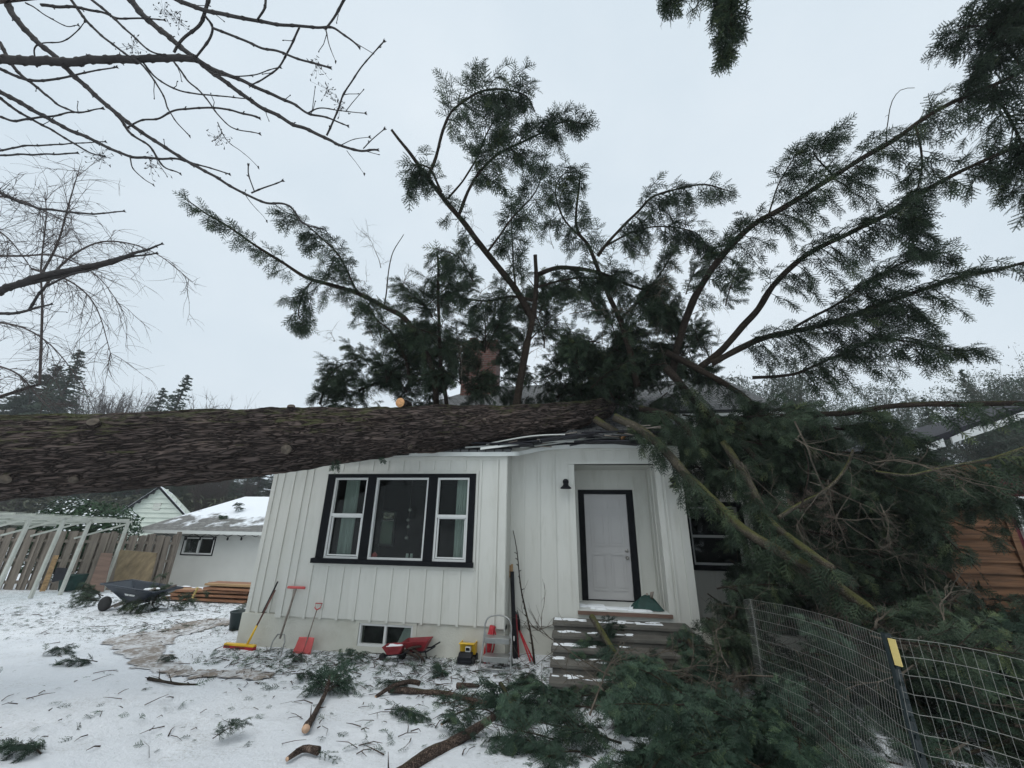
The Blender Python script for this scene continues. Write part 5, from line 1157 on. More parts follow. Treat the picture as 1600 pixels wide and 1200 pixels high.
while i<26:
    u=rd.uniform(1060,1600); v=rd.uniform(620,1010); tm=float(np.interp(u,[1050,1219,1366,1500,1650],[6.8,5.6,5.0,4.8,4.7])); p=atT(u,v,tm+rd.uniform(-.35,.5))
    if (u<1165 and v>730) or p[2]<float(gz(p[0],p[1]))+.1 or (u>1440 and 620<v<940): continue
    deadb(p,(.5+rd.normal(0,.6),-.3+rd.normal(0,.4),-.6+rd.normal(0,.6)),rd.uniform(.5,1.),lt_,rd); i+=1
for i in range(34):
    u=rd.uniform(520,1130); v=rd.uniform(380,610); deadb(atT(u,v,rd.uniform(7.6,8.8)),(rd.normal(0,.6),rd.normal(0,.4),.6+rd.normal(0,.5)),rd.uniform(.4,.8),rbh,rd)
# upright crown filling over the roof
i=0
while i<42:
    u=rb.uniform(590,1135); v=rb.uniform(430,600); t=rb.uniform(7.9,9.3)
    if 868<u<930 and v<570: continue
    if 757<u<785 and v>540: continue
    bough(BG[rb.randint(4)],atT(u,v+30,t),(rb.normal(0,.5),rb.normal(0,.3),.75+rb.normal(0,.3)),rb.normal(0,.8),rb.uniform(.6,.95),tree,'branch'); i+=1
# ================================================================ BROKEN BRANCHES ON THE GROUND AND STEPS
def broken(label,pts,r0,r1,t,seed,boughs,mat='limb',grp='broken branches heaped by the concrete steps',endcap='paleend',fo=None):
    pp=[ong(u,v)+[0,0,dz*.8-.01] if t_ is None else atT(u,v,t_) for (u,v,t_,dz) in pts]; n=len(pp)
    P,r=resample(pp,np.linspace(r0,r1,n),.05); P=P+(np.stack([vnoise(P*3+seed+k*9) for k in range(3)],-1)-.5)*.03; r=r*(1+.3*(vnoise(P*8+seed)-.5))
    b=MB(); 
    V,F=tubeVF(P[::-1],r[::-1],10); b.add(V,F); b.m[-1]=1
    q=np.random.RandomState(seed)
    for k in range(int(len(P)/6)):
        j=q.randint(1,len(P)-1); d=q.normal(0,1,3);d[2]=abs(d[2]);d/=np.linalg.norm(d); b.tube([P[j],P[j]+d*(r[j]+.03),P[j]+d*(r[j]+q.uniform(.05,.14))],[.008,.006,.002],5)
    o=b.build('broken_branch',[M[mat],M[endcap]],None,True); tag(o,label,'branch',grp)
    if fo:
        tw,sp,sd_,ss=grow(P,seed=seed,**fo); Q=place(SPR,sp,sd_,ss,q.normal(0,.5,len(sp)),q); bigmesh('foliage',Q[0],Q[1],M['needle2'],o,attr=Q[2])
        V2,F2=polytubes(tw,3); me=bpy.data.meshes.new('twigs'); me.from_pydata(np.vstack(V2).tolist(),[],F2); me.materials.append(M['limb']); me.update(); link('twigs',me,o)
    return o
FO=dict(gap=.05,L=.42,droop=.35,size=.85,hang=.05,up=.15)
broken('broken bough with pale split end lying on the upper steps',[(925,962,6.0,0),(948,1000,5.6,0),(985,1062,5.1,0),(1004,1110,4.7,0),(1020,1160,4.5,0)],.045,.03,0,1,0,'mosslimb',fo=dict(FO,s0=.25))
broken('thick forked branch rising from the heap in front of the porch corner',[(1078,1000,5.4,0),(1090,1040,5.1,0),(1112,1085,4.8,0),(1128,1130,4.5,0),(1158,1180,4.2,0),(1175,1230,4.0,0)],.028,.045,0,2,0,'limb',fo=dict(FO,s0=.1))
broken('knobbly branch with round swelling in the middle of the heap',[(1015,1110,4.6,0),(1036,1128,4.5,0),(1048,1160,4.3,0),(1058,1210,4.1,0)],.03,.04,0,3,0,'limb',fo=dict(FO,s0=.0))
broken('branch ending in orange torn wood at the bottom of the heap',[(1220,1170,3.9,0),(1232,1190,3.8,0),(1245,1230,3.7,0)],.03,.04,0,4,0,'log',endcap='woodend',fo=dict(FO,s0=.0))
rb=np.random.RandomState(77)
def groundpt(u,v): return ong(u,v)
lab=0
hp=bpy.data.objects.new('brush_heap',None); 
heap=thing('brush_heap','low heap of torn green fir boughs spilling from the steps towards the wire fence','brush heap',ong(1000,1120))
i=0
while i<56:
    u=rb.uniform(850,1250); v=rb.uniform(990,1240); top=float(np.interp(u,[840,900,960,1010,1080,1200],[1100,1078,1050,1035,1012,985]))
    if v<top: continue
    t=rb.uniform(4.2,6.0) if v<1100 else rb.uniform(3.4,4.6)
    p=atT(u,v,t); g_=float(gz(p[0],p[1])); 
    if p[2]<g_+.03: p=ong(u,v); p[2]+=.04
    if p[2]>g_+(.15 if u<980 else .55): continue
    bough(BN[rb.randint(3)],p,(-.5+rb.normal(0,.8),-.3+rb.normal(0,.7),.02+rb.normal(0,.18)),rb.normal(0,.5),rb.uniform(.42,.7),heap,'bough'); i+=1
for k in range(30):
    u=rb.uniform(1010,1310); v=rb.uniform(1090,1250); p=ong(u,v); p[2]+=rb.uniform(.05,.3); bough(BN[rb.randint(3)],p,(-.4+rb.normal(0,.8),-.4+rb.normal(0,.7),.05+rb.normal(0,.18)),rb.normal(0,.5),rb.uniform(.42,.65),heap,'bough')
for k in range(26):
    u=rb.uniform(1120,1420); v=rb.uniform(1100,1250); p=ong(u,v); p[2]+=rb.uniform(.05,.22); bough(BN[rb.randint(3)],p,(.2+rb.normal(0,.8),-.2+rb.normal(0,.7),.03+rb.normal(0,.15)),rb.normal(0,.5),rb.uniform(.35,.6),heap,'bough')
bh2=thing('fence_side_brush','dark fir brush pressed against the far side of the wire mesh','brush heap',(3,3.6,.4))
i=0
while i<90:
    u=rb.uniform(1215,1680); v=rb.uniform(985,1230); t=rb.uniform(3.1,5.6); p=atT(u,v,t); g_=float(gz(p[0],p[1])); d_=min(np.linalg.norm((P2-p)[:,:2],axis=1))
    if p[2]<g_+.05: p[2]=g_+.08
    if p[2]>g_+1.0 or d_<.28: continue
    if t<float(np.interp(u,[1200,1300,1400,1600],[4.4,3.8,3.2,2.9]))+.3: continue
    bough(BG[rb.randint(4)] if rb.rand()<.5 else BN[rb.randint(3)],p,(.6+rb.normal(0,.7),-.1+rb.normal(0,.5),rb.normal(0,.25)),rb.normal(0,.6),rb.uniform(.45,.75),bh2,'bough'); i+=1
for k in range(10):
    u=rb.uniform(965,1075); v=rb.uniform(985,1065); p=atT(u,v,rb.uniform(5.6,6.2)); bough(BN[rb.randint(3)],p,(-.4+rb.normal(0,.6),-.4+rb.normal(0,.5),rb.normal(0,.15)),rb.normal(0,.5),rb.uniform(.4,.6),heap,'bough')
for k in range(22):
    u=rd.uniform(900,1230); v=rd.uniform(1040,1200); t=rd.uniform(3.9,5.6); p=atT(u,v,t); g_=float(gz(p[0],p[1]))
    if p[2]<g_+.25 or p[2]>g_+.9: p=ong(u,v); p[2]+=rd.uniform(.3,.55)
    deadb(p,(rd.normal(0,.8),rd.normal(0,.6),rd.normal(0,.35)),rd.uniform(.35,.75),heap,rd)
for k in range(14):
    u=rd.uniform(1200,1600); v=rd.uniform(960,1190); p=atT(u,v,float(np.interp(u,[1200,1300,1400,1600],[4.9,4.2,3.6,3.3]))+rd.uniform(0,.6)); deadb(p,(rd.normal(0,.8),rd.normal(0,.6),rd.normal(0,.4)),rd.uniform(.4,.8),bh2,rd)
G2='broken branches lying on the snowy lawn'
broken('stout peeled log with brown bark lying at the bottom edge of the lawn',[(600,1228,None,.03),(690,1175,None,.05),(740,1152,None,.08),(770,1137,None,.12)],.052,.036,0,11,0,'log',G2,'woodend')
broken('cut branch with pale end and upright green tuft in mid lawn',[(476,1148,None,.06),(490,1120,None,.05),(505,1095,None,.08),(512,1078,None,.2)],.036,.016,0,12,0,'log',G2,'paleend',dict(FO,s0=.45,L=.3,gap=.035))
broken('long dark log half under needles below the basement window',[(606,1083,None,.07),(650,1086,None,.05),(700,1090,None,.05),(765,1104,None,.04)],.034,.022,0,13,0,'log',G2,'paleend',dict(FO,s0=.35,L=.2,gap=.06,up=-.1))
broken('bare branch crossing over the dark log below the toy truck',[(586,1092,None,.03),(612,1085,None,.12),(640,1080,None,.14),(655,1078,None,.1)],.02,.03,0,14,0,'log',G2)
broken('small branch fragment with torn orange end in front of the stool',[(714,1073,None,.03),(730,1076,None,.05),(748,1075,None,.03)],.036,.016,0,15,0,'log',G2,'woodend')
broken('dark curved twig with side shoots alone on the left of the lawn',[(232,1062,None,.03),(262,1070,None,.05),(308,1072,None,.03)],.02,.012,0,16,0,'limb',G2)
broken('branch slanting out of the snow at the left foot of the brush heap',[(782,1090,None,.2),(796,1110,None,.1),(815,1135,None,.03)],.03,.03,0,17,0,'limb',G2,'paleend',dict(FO,s0=.0,L=.25))
broken('splintered branch with small green tuft near the bottom of the lawn',[(450,1192,None,.03),(475,1178,None,.05),(498,1182,None,.06)],.018,.03,0,18,0,'log',G2,'paleend',dict(FO,s0=.2,L=.18,gap=.04))
broken('thin branch with sparse side twigs right of the mid lawn',[(690,1135,None,.03),(722,1120,None,.08),(760,1116,None,.06),(785,1130,None,.03)],.012,.006,0,19,0,'limb',G2,'paleend',dict(FO,s0=.2,L=.2,gap=.12))
# small green boughs on the snow
tufts=[(525,1045),(275,1035),(600,1118),(735,1165),(455,1060),(690,1065),(505,1085),(470,1038),(150,1040),(800,1160),(840,1185),(60,1190),(330,1165),(88,1018),(850,1075),(640,1070),(365,955),(830,1055)]
lb=['wide green fir bough on the snow left of the basement window','small fir bough alone in the middle of the left lawn','little fir tuft on open snow right of the cut branch','fir tuft touching the stout peeled log','fir sprig on the snow in front of the red snow shovel','fir sprig under the red toy wheelbarrows','fir bough just above the tip of the tufted cut branch','dark fir sprig below the foundation between shovel and basement window','fir sprig left of the brown path','fir bough at the bottom edge beside the peeled log','fir bough on the snow at the heap front edge','fir bough in the bottom left corner of the lawn','flat fir sprig low on the left lawn','fir sprig on the snow beyond the left end of the path','fir bough at the foot of the concrete steps','fir sprig beside the dark half buried log','fir sprig on the snow by the yellow broom','fir sprig between the step stool and the steps']
for i,(u,v) in enumerate(tufts):
    p=ong(u,v); p[2]+=.05; o=bough(BN[i%3],p,(rb.normal(0,1),rb.normal(0,1),.05),rb.normal(0,.4),rb.uniform(.25,.42),None,'fir_bough')
    tag(o,lb[i],'bough','small fir boughs scattered on the snow')
# ---------------- litter (nobody could count it)
q=np.random.RandomState(5); N=1300
U=q.uniform(-40,900,N*2); Vv=970+240*q.rand(N*2)**1.0; P=[]
keepn=0
for u,v in zip(U,Vv):
    pr=.9 if (u>380 and v<1080) else (.35 if u>560 else .10)
    if v<990 and u<380: pr=.8
    if q.rand()>pr: continue
    p=ong(u,v) if False else onZ(u,v,.12); p[2]=0; P.append(p)
    if len(P)>=N: break
P=np.array(P); P=np.vstack([P,np.stack([q.uniform(-13,-6.4,700),q.uniform(7.4,11.2,700),np.zeros(700)],-1),np.stack([q.uniform(-5.9,-.4,700),q.uniform(6.2,7.15,700),np.zeros(700)],-1)])
P[:,2]=height(P[:,0],P[:,1])+.018; N=len(P)
D=np.stack([q.normal(0,1,N),q.normal(0,1,N),q.uniform(-.05,.35,N)],-1); S=q.uniform(.10,.62,N)**1.5
Q=place(SPL,P,D,S,q.normal(0,.5,N),q); lt=thing('fallen_needles','scattered green needle sprigs and dark twig litter over the snow','litter',(0,0,0)); lt['kind']='stuff'
bigmesh('sprigs',Q[0],Q[1],M['needle2'],lt,attr=Q[2])
tw=[]
for i in range(1100):
    p=P[q.randint(N)]+np.array([q.normal(0,.2),q.normal(0,.2),0]); p[2]=float(height(p[0],p[1]))+.012; a=q.uniform(0,6.28); l=q.uniform(.03,.28); e=p+np.array([math.cos(a)*l,math.sin(a)*l,0]); e[2]=float(height(e[0],e[1]))+q.uniform(.01,.04); m_=(p+e)/2+np.array([q.normal(0,.015),q.normal(0,.015),.01]); tw.append((np.array([p,m_,e]),np.array([1,.8,.4])*q.uniform(.002,.007)))
V2,F2=polytubes(tw,4); me=bpy.data.meshes.new('twigs'); me.from_pydata(np.vstack(V2).tolist(),[],F2); me.materials.append(M['log']); me.update(); link('twigs',me,lt)
# ================================================================ BARE BUDDED TREE, upper left
def crop(l,t0,t1): return [( x/2.5,y/2.5) for x,y in l],t0,t1
bt=thing('bare_budded_tree','bare tree with thick knobbly twigs and fat buds reaching in from the left','bare tree',(-9.2,1.6,.4))
br=[
([(-400,200),(-100,225),(0,230),(200,240),(400,235),(600,228),(765,228)],19,13,5.0,4.6),
([(500,-20),(560,60),(640,130),(700,180),(770,235),(840,290),(940,365),(1040,430),(1160,490),(1280,540),(1320,565),(1400,585),(1470,590)],13,4,4.8,4.3),
([(765,230),(860,280),(960,320),(1080,375),(1150,410),(1210,445),(1290,465),(1355,490)],9,2.5,4.6,4.4),
([(1275,530),(1320,440),(1340,370),(1385,300),(1430,240),(1495,165)],4,2.5,4.35,4.1),
([(20,-20),(60,70),(120,140),(200,210),(280,290),(360,360),(440,430),(500,480),(590,545),(690,605),(780,660),(860,705),(960,760),(1060,795),(1130,805),(1180,870),(1260,893)],12,3,5.0,4.4),
([(440,430),(510,520),(580,570),(640,650),(700,675)],6,2.5,4.9,4.7),
([(-60,330),(60,390),(160,450),(260,500),(360,545),(440,585),(510,610),(610,620),(700,625),(800,650),(890,675)],10,2.5,5.2,4.6),
([(0,380),(80,440),(190,500),(290,560),(350,595),(410,610)],6,2.5,5.2,4.9),
([(0,165),(60,270),(130,330),(190,380),(260,425),(310,440),(400,425)],7,2.5,5.1,4.8),
([(0,265),(60,295),(130,315),(220,310),(330,285),(450,262)],7,2.5,5,4.8),
([(0,455),(60,470),(160,460),(240,445),(330,435),(400,425)],5,2.5,5.1,5),
([(270,-10),(330,70),(380,120),(460,190),(540,240),(600,310),(640,380),(660,440),(740,525)],6,2,4.8,4.5),
([(350,-10),(440,70),(520,140),(590,200),(640,215)],6,2.5,4.7,4.6),
([(160,20),(280,25),(380,45),(460,70),(560,70),(640,75)],6,2.5,4.8,4.7),
([(660,-20),(760,25),(860,55),(960,75),(1060,90),(1150,100),(1240,110),(1310,115),(1370,160),(1400,185)],9,3,4.4,4.2),
([(820,-20),(800,50),(780,95),(720,150),(680,205)],7,5,4.4,4.5),
([(800,60),(830,115),(800,180),(765,225)],5,4,4.4,4.5),
([(1350,-10),(1320,40),(1270,105)],6,4,4.2,4.25),
([(1040,-10),(1030,40),(1005,80)],5,4,4.3,4.3),
([(830,110),(920,145),(1015,180),(1100,205),(1180,235),(1285,262)],5,4,4.4,4.2),
([(1170,110),(1130,190),(1090,260),(1030,310),(980,335)],4,3,4.25,4.4),
([(560,245),(620,310),(700,350),(800,370),(900,380),(975,385)],4,2,4.7,4.5),
([(680,240),(740,320),(800,380),(850,450),(910,500),(1010,525)],4,2,4.6,4.4),
([(850,480),(890,550),(940,590),(1010,650)],2,1,4.4,4.3),
([(500,500),(560,470),(620,465),(680,435),(760,420),(850,418),(940,440),(1010,460)],3.5,4,4.7,4.4),
([(510,620),(520,660),(560,700),(595,722)],2.5,1.5,4.8,4.7),
([(1000,750),(975,690),(970,650)],2.5,2.5,4.45,4.4),
([(985,755),(1040,730),(1100,708)],3.5,2.5,4.45,4.4),
([(960,765),(1000,810),(1040,860)],1.5,.7,4.4,4.35),
([(1270,110),(1290,180),(1312,235)],2.5,1,4.25,4.2),
([(140,260),(140,180),(240,160),(300,120),(330,90)],3,1.5,5,4.9),
([(-20,590),(80,575),(200,565),(280,560),(410,555)],4,2,5.3,5.0),
([(-20,605),(100,603),(200,600),(300,597)],4,3,5.2,5.0),
([(-20,745),(80,790),(150,810),(280,830),(380,832),(485,826)],7,2.5,5.3,5.0),
([(-60,1160),(40,1120),(160,1080),(300,1050),(420,1020),(500,1000),(570,975),(630,952)],16,3,5.2,4.7),
([(40,1120),(180,1090),(340,1055),(480,1010),(545,1000),(610,990)],8,3,5.15,4.75),
([(-20,1225),(80,1220),(150,1200),(200,1188)],7,3,5.2,5.0),
([(115,1210),(160,1140),(250,1080),(340,1060)],5,4,5.1,4.9),
([(100,10),(180,60),(260,100),(305,100)],3,1.5,4.9,4.8),
([(840,290),(900,300),(1000,290),(1090,265)],3,2,4.5,4.4),
([(1200,440),(1250,425),(1330,430),(1425,440)],3,1.5,4.4,4.3),
([(1320,570),(1370,550),(1440,535)],2,1.2,4.35,4.3),
([(1420,580),(1450,545),(1500,505)],2.5,2,4.3,4.2),
([(1355,590),(1380,620),(1420,675)],1.5,.8,4.3,4.25),
]
def budbranch(pts,r0,r1,t0,t1,sd):
    q=np.random.RandomState(sd); pp=PX([(x/2.5,y/2.5) for x,y in pts],t0,t1); n=len(pp)
    P,r=resample(pp,rpx(r0/2.5/2*2.4,r1/2.5/2*2.6,t0,t1,n),.03); r=r*1.12; P=P+(np.stack([vnoise(P*5+sd+k*9) for k in range(3)],-1)-.5)*.025; 
    # nodes
    s_=np.arange(len(P))*.03; node=(np.abs(((s_+q.rand())/.19)%1-.5)<.08); r=r*(1+.28*node)
    b=MB(); b.tube(P,r,8)
    for i in np.nonzero(node)[0][::2]:
        if i>=len(P)-1: continue
        d=q.normal(0,1,3); d-=d@((P[i+1]-P[i])/np.linalg.norm(P[i+1]-P[i]))*((P[i+1]-P[i])/np.linalg.norm(P[i+1]-P[i])); d/=np.linalg.norm(d)+1e-9; tg=(P[i+1]-P[i])/np.linalg.norm(P[i+1]-P[i])
        if q.rand()<.5: bl=q.uniform(.012,.022); b.tube([P[i]+d*r[i]*.6,P[i]+d*(r[i]+bl*.5)+tg*bl*.6,P[i]+d*(r[i]+bl*.6)+tg*bl*1.3],[.004,.006,.001],5)
        elif q.rand()<.6 and r[i]<.03:
            l=q.uniform(.06,.3); e=d*.7+tg*.8; e/=np.linalg.norm(e); m1=P[i]+e*l*.5; m2=P[i]+e*l+q.normal(0,.02,3)+[0,0,.02]; b.tube([P[i],m1,m2,m2+e*.012,m2+e*.022],[.0045,.0038,.0035,.007,.002],5)
    if r1<5: 
        e=(P[-1]-P[-2]);e/=np.linalg.norm(e); sv=np.cross(e,[.3,.5,.8]);sv/=np.linalg.norm(sv)
        for k in (-1,0,1): b.tube([P[-1],P[-1]+e*.015+sv*k*.008,P[-1]+e*.032+sv*k*.016],[r[-1]*1.1,.0065,.0015],6)
    return b.build('branch',M['twig'],bt,True)
for i,x in enumerate(br): budbranch(*x,i*7+3)
# shrivelled seed clusters
sc_=[(700,80),(640,50),(860,540),(590,645),(1240,250),(1280,350),(520,180),(1330,410),(400,620),(30,770)]
qq=np.random.RandomState(3)
for (x,y) in sc_:
    b=MB()
    c=atT(x/2.5,y/2.5,4.5)
    for k in range(26):
        p=c+qq.normal(0,.05,3); d=qq.normal(0,1,3);d/=np.linalg.norm(d); e=p+d*.035; b.tube([p,(p+e)/2+[0,0,-.005],e],[.001,.006,.001],4)
        b.tube([c+(p-c)*.1,p],[.0012,.0012],3,0,False)
    b.build('seed_cluster',M['twig'],bt)
b=MB(); P,r=resample([(-9.2,1.6,.3),(-9.1,1.7,2.5),(-9.3,1.6,5),(-9.1,1.8,7.5)],[.24,.19,.15,.08],.1); b.tube(P,r,14)
for z,e in ((3.3,atT(-30,465,5.2)),(5.2,atT(-160,90,5.0)),(6.5,atT(-30,-40,5)),(4.6,atT(-24,132,5.2)),(7.2,atT(200,-30,4.8)),(7.4,atT(300,-30,4.4)),(4.,atT(-8,300,5.3))):
    b.tube([(-9.2,1.65,z-.3),((-9.2+e[0])/2,(1.65+e[1])/2,(z+e[2])/2+.1),e],[.07,.045,.016],8)
b.build('trunk',M['bark'],bt,True)
# ================================================================ FINE TWIGGED TREE behind
ft=thing('weeping_birch_tree','fine twigged bare tree with drooping hair thin twigs at the left','bare tree',(-17,9.5,-.2),'bare trees on the left')
def finetree(parent,mains,t,seed,n2=26,L2=1.2,mat='twigfar',r_main=.035,drp=.55):
    q=np.random.RandomState(seed); allb=[]
    for m_ in mains:
        pp=[atT(u,v,t+dt) for u,v,dt in m_]; P,r=resample(pp,np.linspace(r_main,.008,len(pp)),.15); b=MB(); b.tube(P,r,6); tws=[]
        for k in range(n2):
            i=q.randint(int(len(P)*.15),len(P)-1); tg=P[i+1]-P[i]; tg/=np.linalg.norm(tg); d=tg*.7+q.normal(0,.55,3); d/=np.linalg.norm(d); l=L2*q.uniform(.5,1.3); c=P[i].copy(); pts=[c.copy()]
            for s_ in range(8): c=c+d*l/8; d=d+np.array([0,0,-drp*l/8])+q.normal(0,.09,3); d/=np.linalg.norm(d); pts.append(c.copy())
            pts=np.array(pts); tws.append((pts,np.linspace(.009,.003,9)))
            for j in range(7):
                a=q.randint(1,8); c2=pts[a].copy(); d2=(pts[a]-pts[a-1]); d2/=np.linalg.norm(d2); d2=d2*.8+q.normal(0,.5,3); d2/=np.linalg.norm(d2); l2=l*q.uniform(.25,.6); p2=[c2.copy()]
                for s_ in range(5): c2=c2+d2*l2/5; d2=d2+np.array([0,0,-drp*1.3*l2/5])+q.normal(0,.1,3); d2/=np.linalg.norm(d2); p2.append(c2.copy())
                tws.append((np.array(p2),np.linspace(.0055,.002,6)))
        V2,F2=polytubes(tws,3)
        for v_ in [np.vstack(V2)]: b.add(v_,F2)
        b.build('branch',M[mat],parent)
mains=[[(-60,300,0),(20,310,0),(70,330,0),(110,350,-.2)],[(62,600,0),(66,480,0),(64,420,0),(72,340,0),(70,300,0)],[(64,430,0),(90,380,0),(110,310,0),(125,260,0)],[(62,460,0),(100,410,0),(150,380,0),(200,380,0),(250,400,-.3),(300,440,-.6)],[(-40,500,0),(30,510,0),(80,540,0),(130,600,0)],[(-40,400,0),(30,400,0),(90,400,0),(150,430,0),(190,480,0)],[(-60,560,0),(20,580,0),(60,620,0),(80,640,0)],[(50,420,0),(110,440,0),(150,480,0),(175,560,0)],[(-40,340,0),(10,370,0),(50,420,0)]]
finetree(ft,mains,11.5,5)
b=MB(); P,r=resample([atT(-60,860,11.5),atT(-60,700,11.5),atT(-60,480,11.5),atT(-40,300,11.5)],[.18,.15,.10,.05],.2); b.tube(P,r,10)
b.tube([atT(-60,640,11.5),atT(0,620,11.5),atT(62,600,11.5)],[.07,.05,.03],8); b.build('trunk',M['bark'],ft,True)
# ================================================================ OVERHANGING CONIFER
oc=thing('overhanging_fir_tree','tall standing fir whose drooping bough tips hang in at the top edge','fir tree',(5.5,-2.5,.5))
b=MB(); P,r=resample([(5.5,-2.5,.3),(5.4,-2.4,6),(5.5,-2.5,13),(5.5,-2.5,18)],[.34,.27,.16,.03],.2); b.tube(P,r,16); b.build('trunk',M['bark'],oc,True)
fo=dict(gap=.06,L=.34,droop=1.1,s0=.45,size=.8,hang=.6)
e1=atT(1150,-60,4.6); limbobj('branch',[np.array([5.45,-2.45,7.6]),(e1+[5.45,-2.45,7.8])/2+[0,0,.3],e1,atT(1142,20,4.6),atT(1130,90,4.6)],[.06,.04,.02,.012,.005],oc,'limb',dict(fo,s0=.78,gap=.04))
e1=atT(1060,-80,4.8); limbobj('branch',[np.array([5.45,-2.45,7.9]),(e1+[5.45,-2.45,8.1])/2+[0,0,.3],e1,atT(1052,-30,4.8),atT(1046,14,4.8)],[.05,.035,.015,.01,.004],oc,'limb',dict(fo,s0=.86,gap=.05,L=.25))
e1=atT(1190,-90,4.7); limbobj('branch',[np.array([5.45,-2.45,7.4]),(e1+[5.45,-2.45,7.6])/2+[0,0,.3],e1,atT(1170,-20,4.7),atT(1160,50,4.7)],[.05,.035,.015,.01,.004],oc,'limb',dict(fo,s0=.84,gap=.045,L=.3))
# ================================================================ BACKGROUND
def conifermesh(seed,H,W,nb=60,mat='farneedle',full=.9):
    q=np.random.RandomState(seed); V=[];F=[];k=0
    for i in range(nb*5):
        f=(i/(nb*5))**.8; z=H*(.04+.95*f); l=W*(1-f)**full*q.uniform(.55,1.1)+.12; a=q.rand()*6.283; d=np.array([math.cos(a),math.sin(a),.05]); s=np.array([-d[1],d[0],0]); 
        n=max(4,int(l/.14)); 
        for j in range(n):
            t=(j+q.rand())/n; c=d*l*t+np.array([0,0,z+.10*l*t-.35*l*t*t]); w_=.34*l*(1-t*.6)*q.uniform(.3,1)+.06
            for sg in (-1,1):
                tip=c+s*sg*w_*q.uniform(.4,.8)+d*w_*.7+np.array([0,0,-.16*w_-.05*q.rand()]); wv=d*q.uniform(.03,.07)+np.array([0,0,q.uniform(.02,.05)]); V+=[c-wv*1.7,c+wv*1.7,tip]; F.append((k,k+1,k+2)); k+=3
    fo=bigmesh('crown',np.array(V),np.array(F),M[mat]); fm=fo.data; bpy.data.objects.remove(fo)
    b=MB(); b.tube([(0,0,-.5),(0,0,H*.5),(0,0,H*.98)],[W*.06+.06,W*.04+.03,.02],8); t=b.build('trunk',M['bark'],None,True); tm=t.data; bpy.data.objects.remove(t); return fm,tm
def plant(name,meshes,loc,s,label,cat,grp,rz=0,lean=(0,0),names=('crown','trunk'),sz=None):
    e=thing(name,label,cat,loc,grp); e.rotation_euler=(lean[0],lean[1],rz); e.scale=(s,s,sz or s)
    for m_,n_ in zip(meshes,names):
        o=bpy.data.objects.new(n_,m_); SC.collection.objects.link(o); o.parent=e
    return e
CO=[conifermesh(1,15,3.2,70),conifermesh(2,15,2.3,60),conifermesh(3,15,4.2,80,full=.7)]
def decidmesh(seed,H,W,mat,leafy=0,n=150):
    q=np.random.RandomState(seed); tw=[]; lv=[]
    for i in range(n):
        a=q.rand()*6.28; z0=H*q.uniform(.15,.5); tgt=np.array([math.cos(a)*W*q.rand()**.6,math.sin(a)*W*q.rand()**.6,H*q.uniform(.55,1)]); p0=np.array([0,0,z0]); m_=(p0+tgt)/2+np.array([0,0,-.04*H])+q.normal(0,.2,3); tw.append((np.array([p0,m_,tgt]),np.array([.05,.03,.012])))
        for j in range(9):
            t=q.uniform(.3,1); b0=p0*(1-t)**2+2*m_*t*(1-t)+tgt*t*t; d=(tgt-m_)/np.linalg.norm(tgt-m_)*.6+q.normal(0,.5,3); e=b0+d*q.uniform(.4,1.1)*H/12; tw.append((np.array([b0,(b0+e)/2+q.normal(0,.05,3),e]),np.array([.018,.013,.006]))); lv.append(e)
            for jj in range(3): e2=e+q.normal(0,.35,3)*H/12; tw.append((np.array([(b0+e)/2,e2]),np.array([.010,.004]))); lv.append(e2)
    V2,F2=polytubes(tw,3); me=bpy.data.meshes.new('crown'); me.from_pydata(np.vstack(V2).tolist(),[],F2); me.materials.append(M[mat]); me.update()
    b=MB(); b.tube([(0,0,-.5),(0.1,0,H*.3),(0,0,H*.6)],[.22,.16,.06],8); t=b.build('trunk',M['bark'],None,True); tm=t.data; bpy.data.objects.remove(t)
    if leafy:
        lv=np.array(lv); k=leafy; C_=np.repeat(lv,k,0)+q.normal(0,.13,(len(lv)*k,3)); a=q.normal(0,1,C_.shape);a/=np.linalg.norm(a,axis=1)[:,None]; c_=np.cross(a,q.normal(0,1,C_.shape)); c_/=np.linalg.norm(c_,axis=1)[:,None]; s_=.09
        V=np.stack([C_-a*s_,C_+c_*s_*.6,C_+a*s_],1).reshape(-1,3); F=np.arange(len(V)).reshape(-1,3); o=bigmesh('foliage',V,F,M['farneedle']); fm=o.data; bpy.data.objects.remove(o); return me,tm,fm
    return me,tm
DE=[decidmesh(5,12,3.2,'twigfar'),decidmesh(6,12,4.2,'twigfar')]
DL=[decidmesh(7,12,3.4,'twiggreen',7,130),decidmesh(8,12,4.4,'twiggreen',7,130)]
def gnd(p): return (p[0],p[1],-.6)
def treeat(u,vtop,Y,meshes,H,label,grp,cat,name,rz=0,lean=(0,0),names=('crown','trunk'),wide=1):
    p=onY(u,vtop,Y); h=p[2]+.6; s=h/H; return plant(name,meshes,(p[0],p[1],-.6),s*wide,label,cat,grp,rz,lean,names,s)
g='conifers beyond the fence on the left'
treeat(128,545,38,CO[0],15,'tall dark conifer poking above the log at the left, behind the birch twigs',g,'fir tree','distant_conifer',1,wide=1.25)
treeat(92,568,40,CO[2],15,'broad dark conifer just left of the tallest distant one',g,'fir tree','distant_conifer',2,wide=1.3)
treeat(48,600,39,CO[2],15,'shorter bushy conifer at the far left above the log',g,'fir tree','distant_conifer',.3,wide=1.4)
treeat(-5,560,42,CO[0],15,'dark conifer cut by the left edge of the picture',g,'fir tree','distant_conifer',.7,wide=1.4)

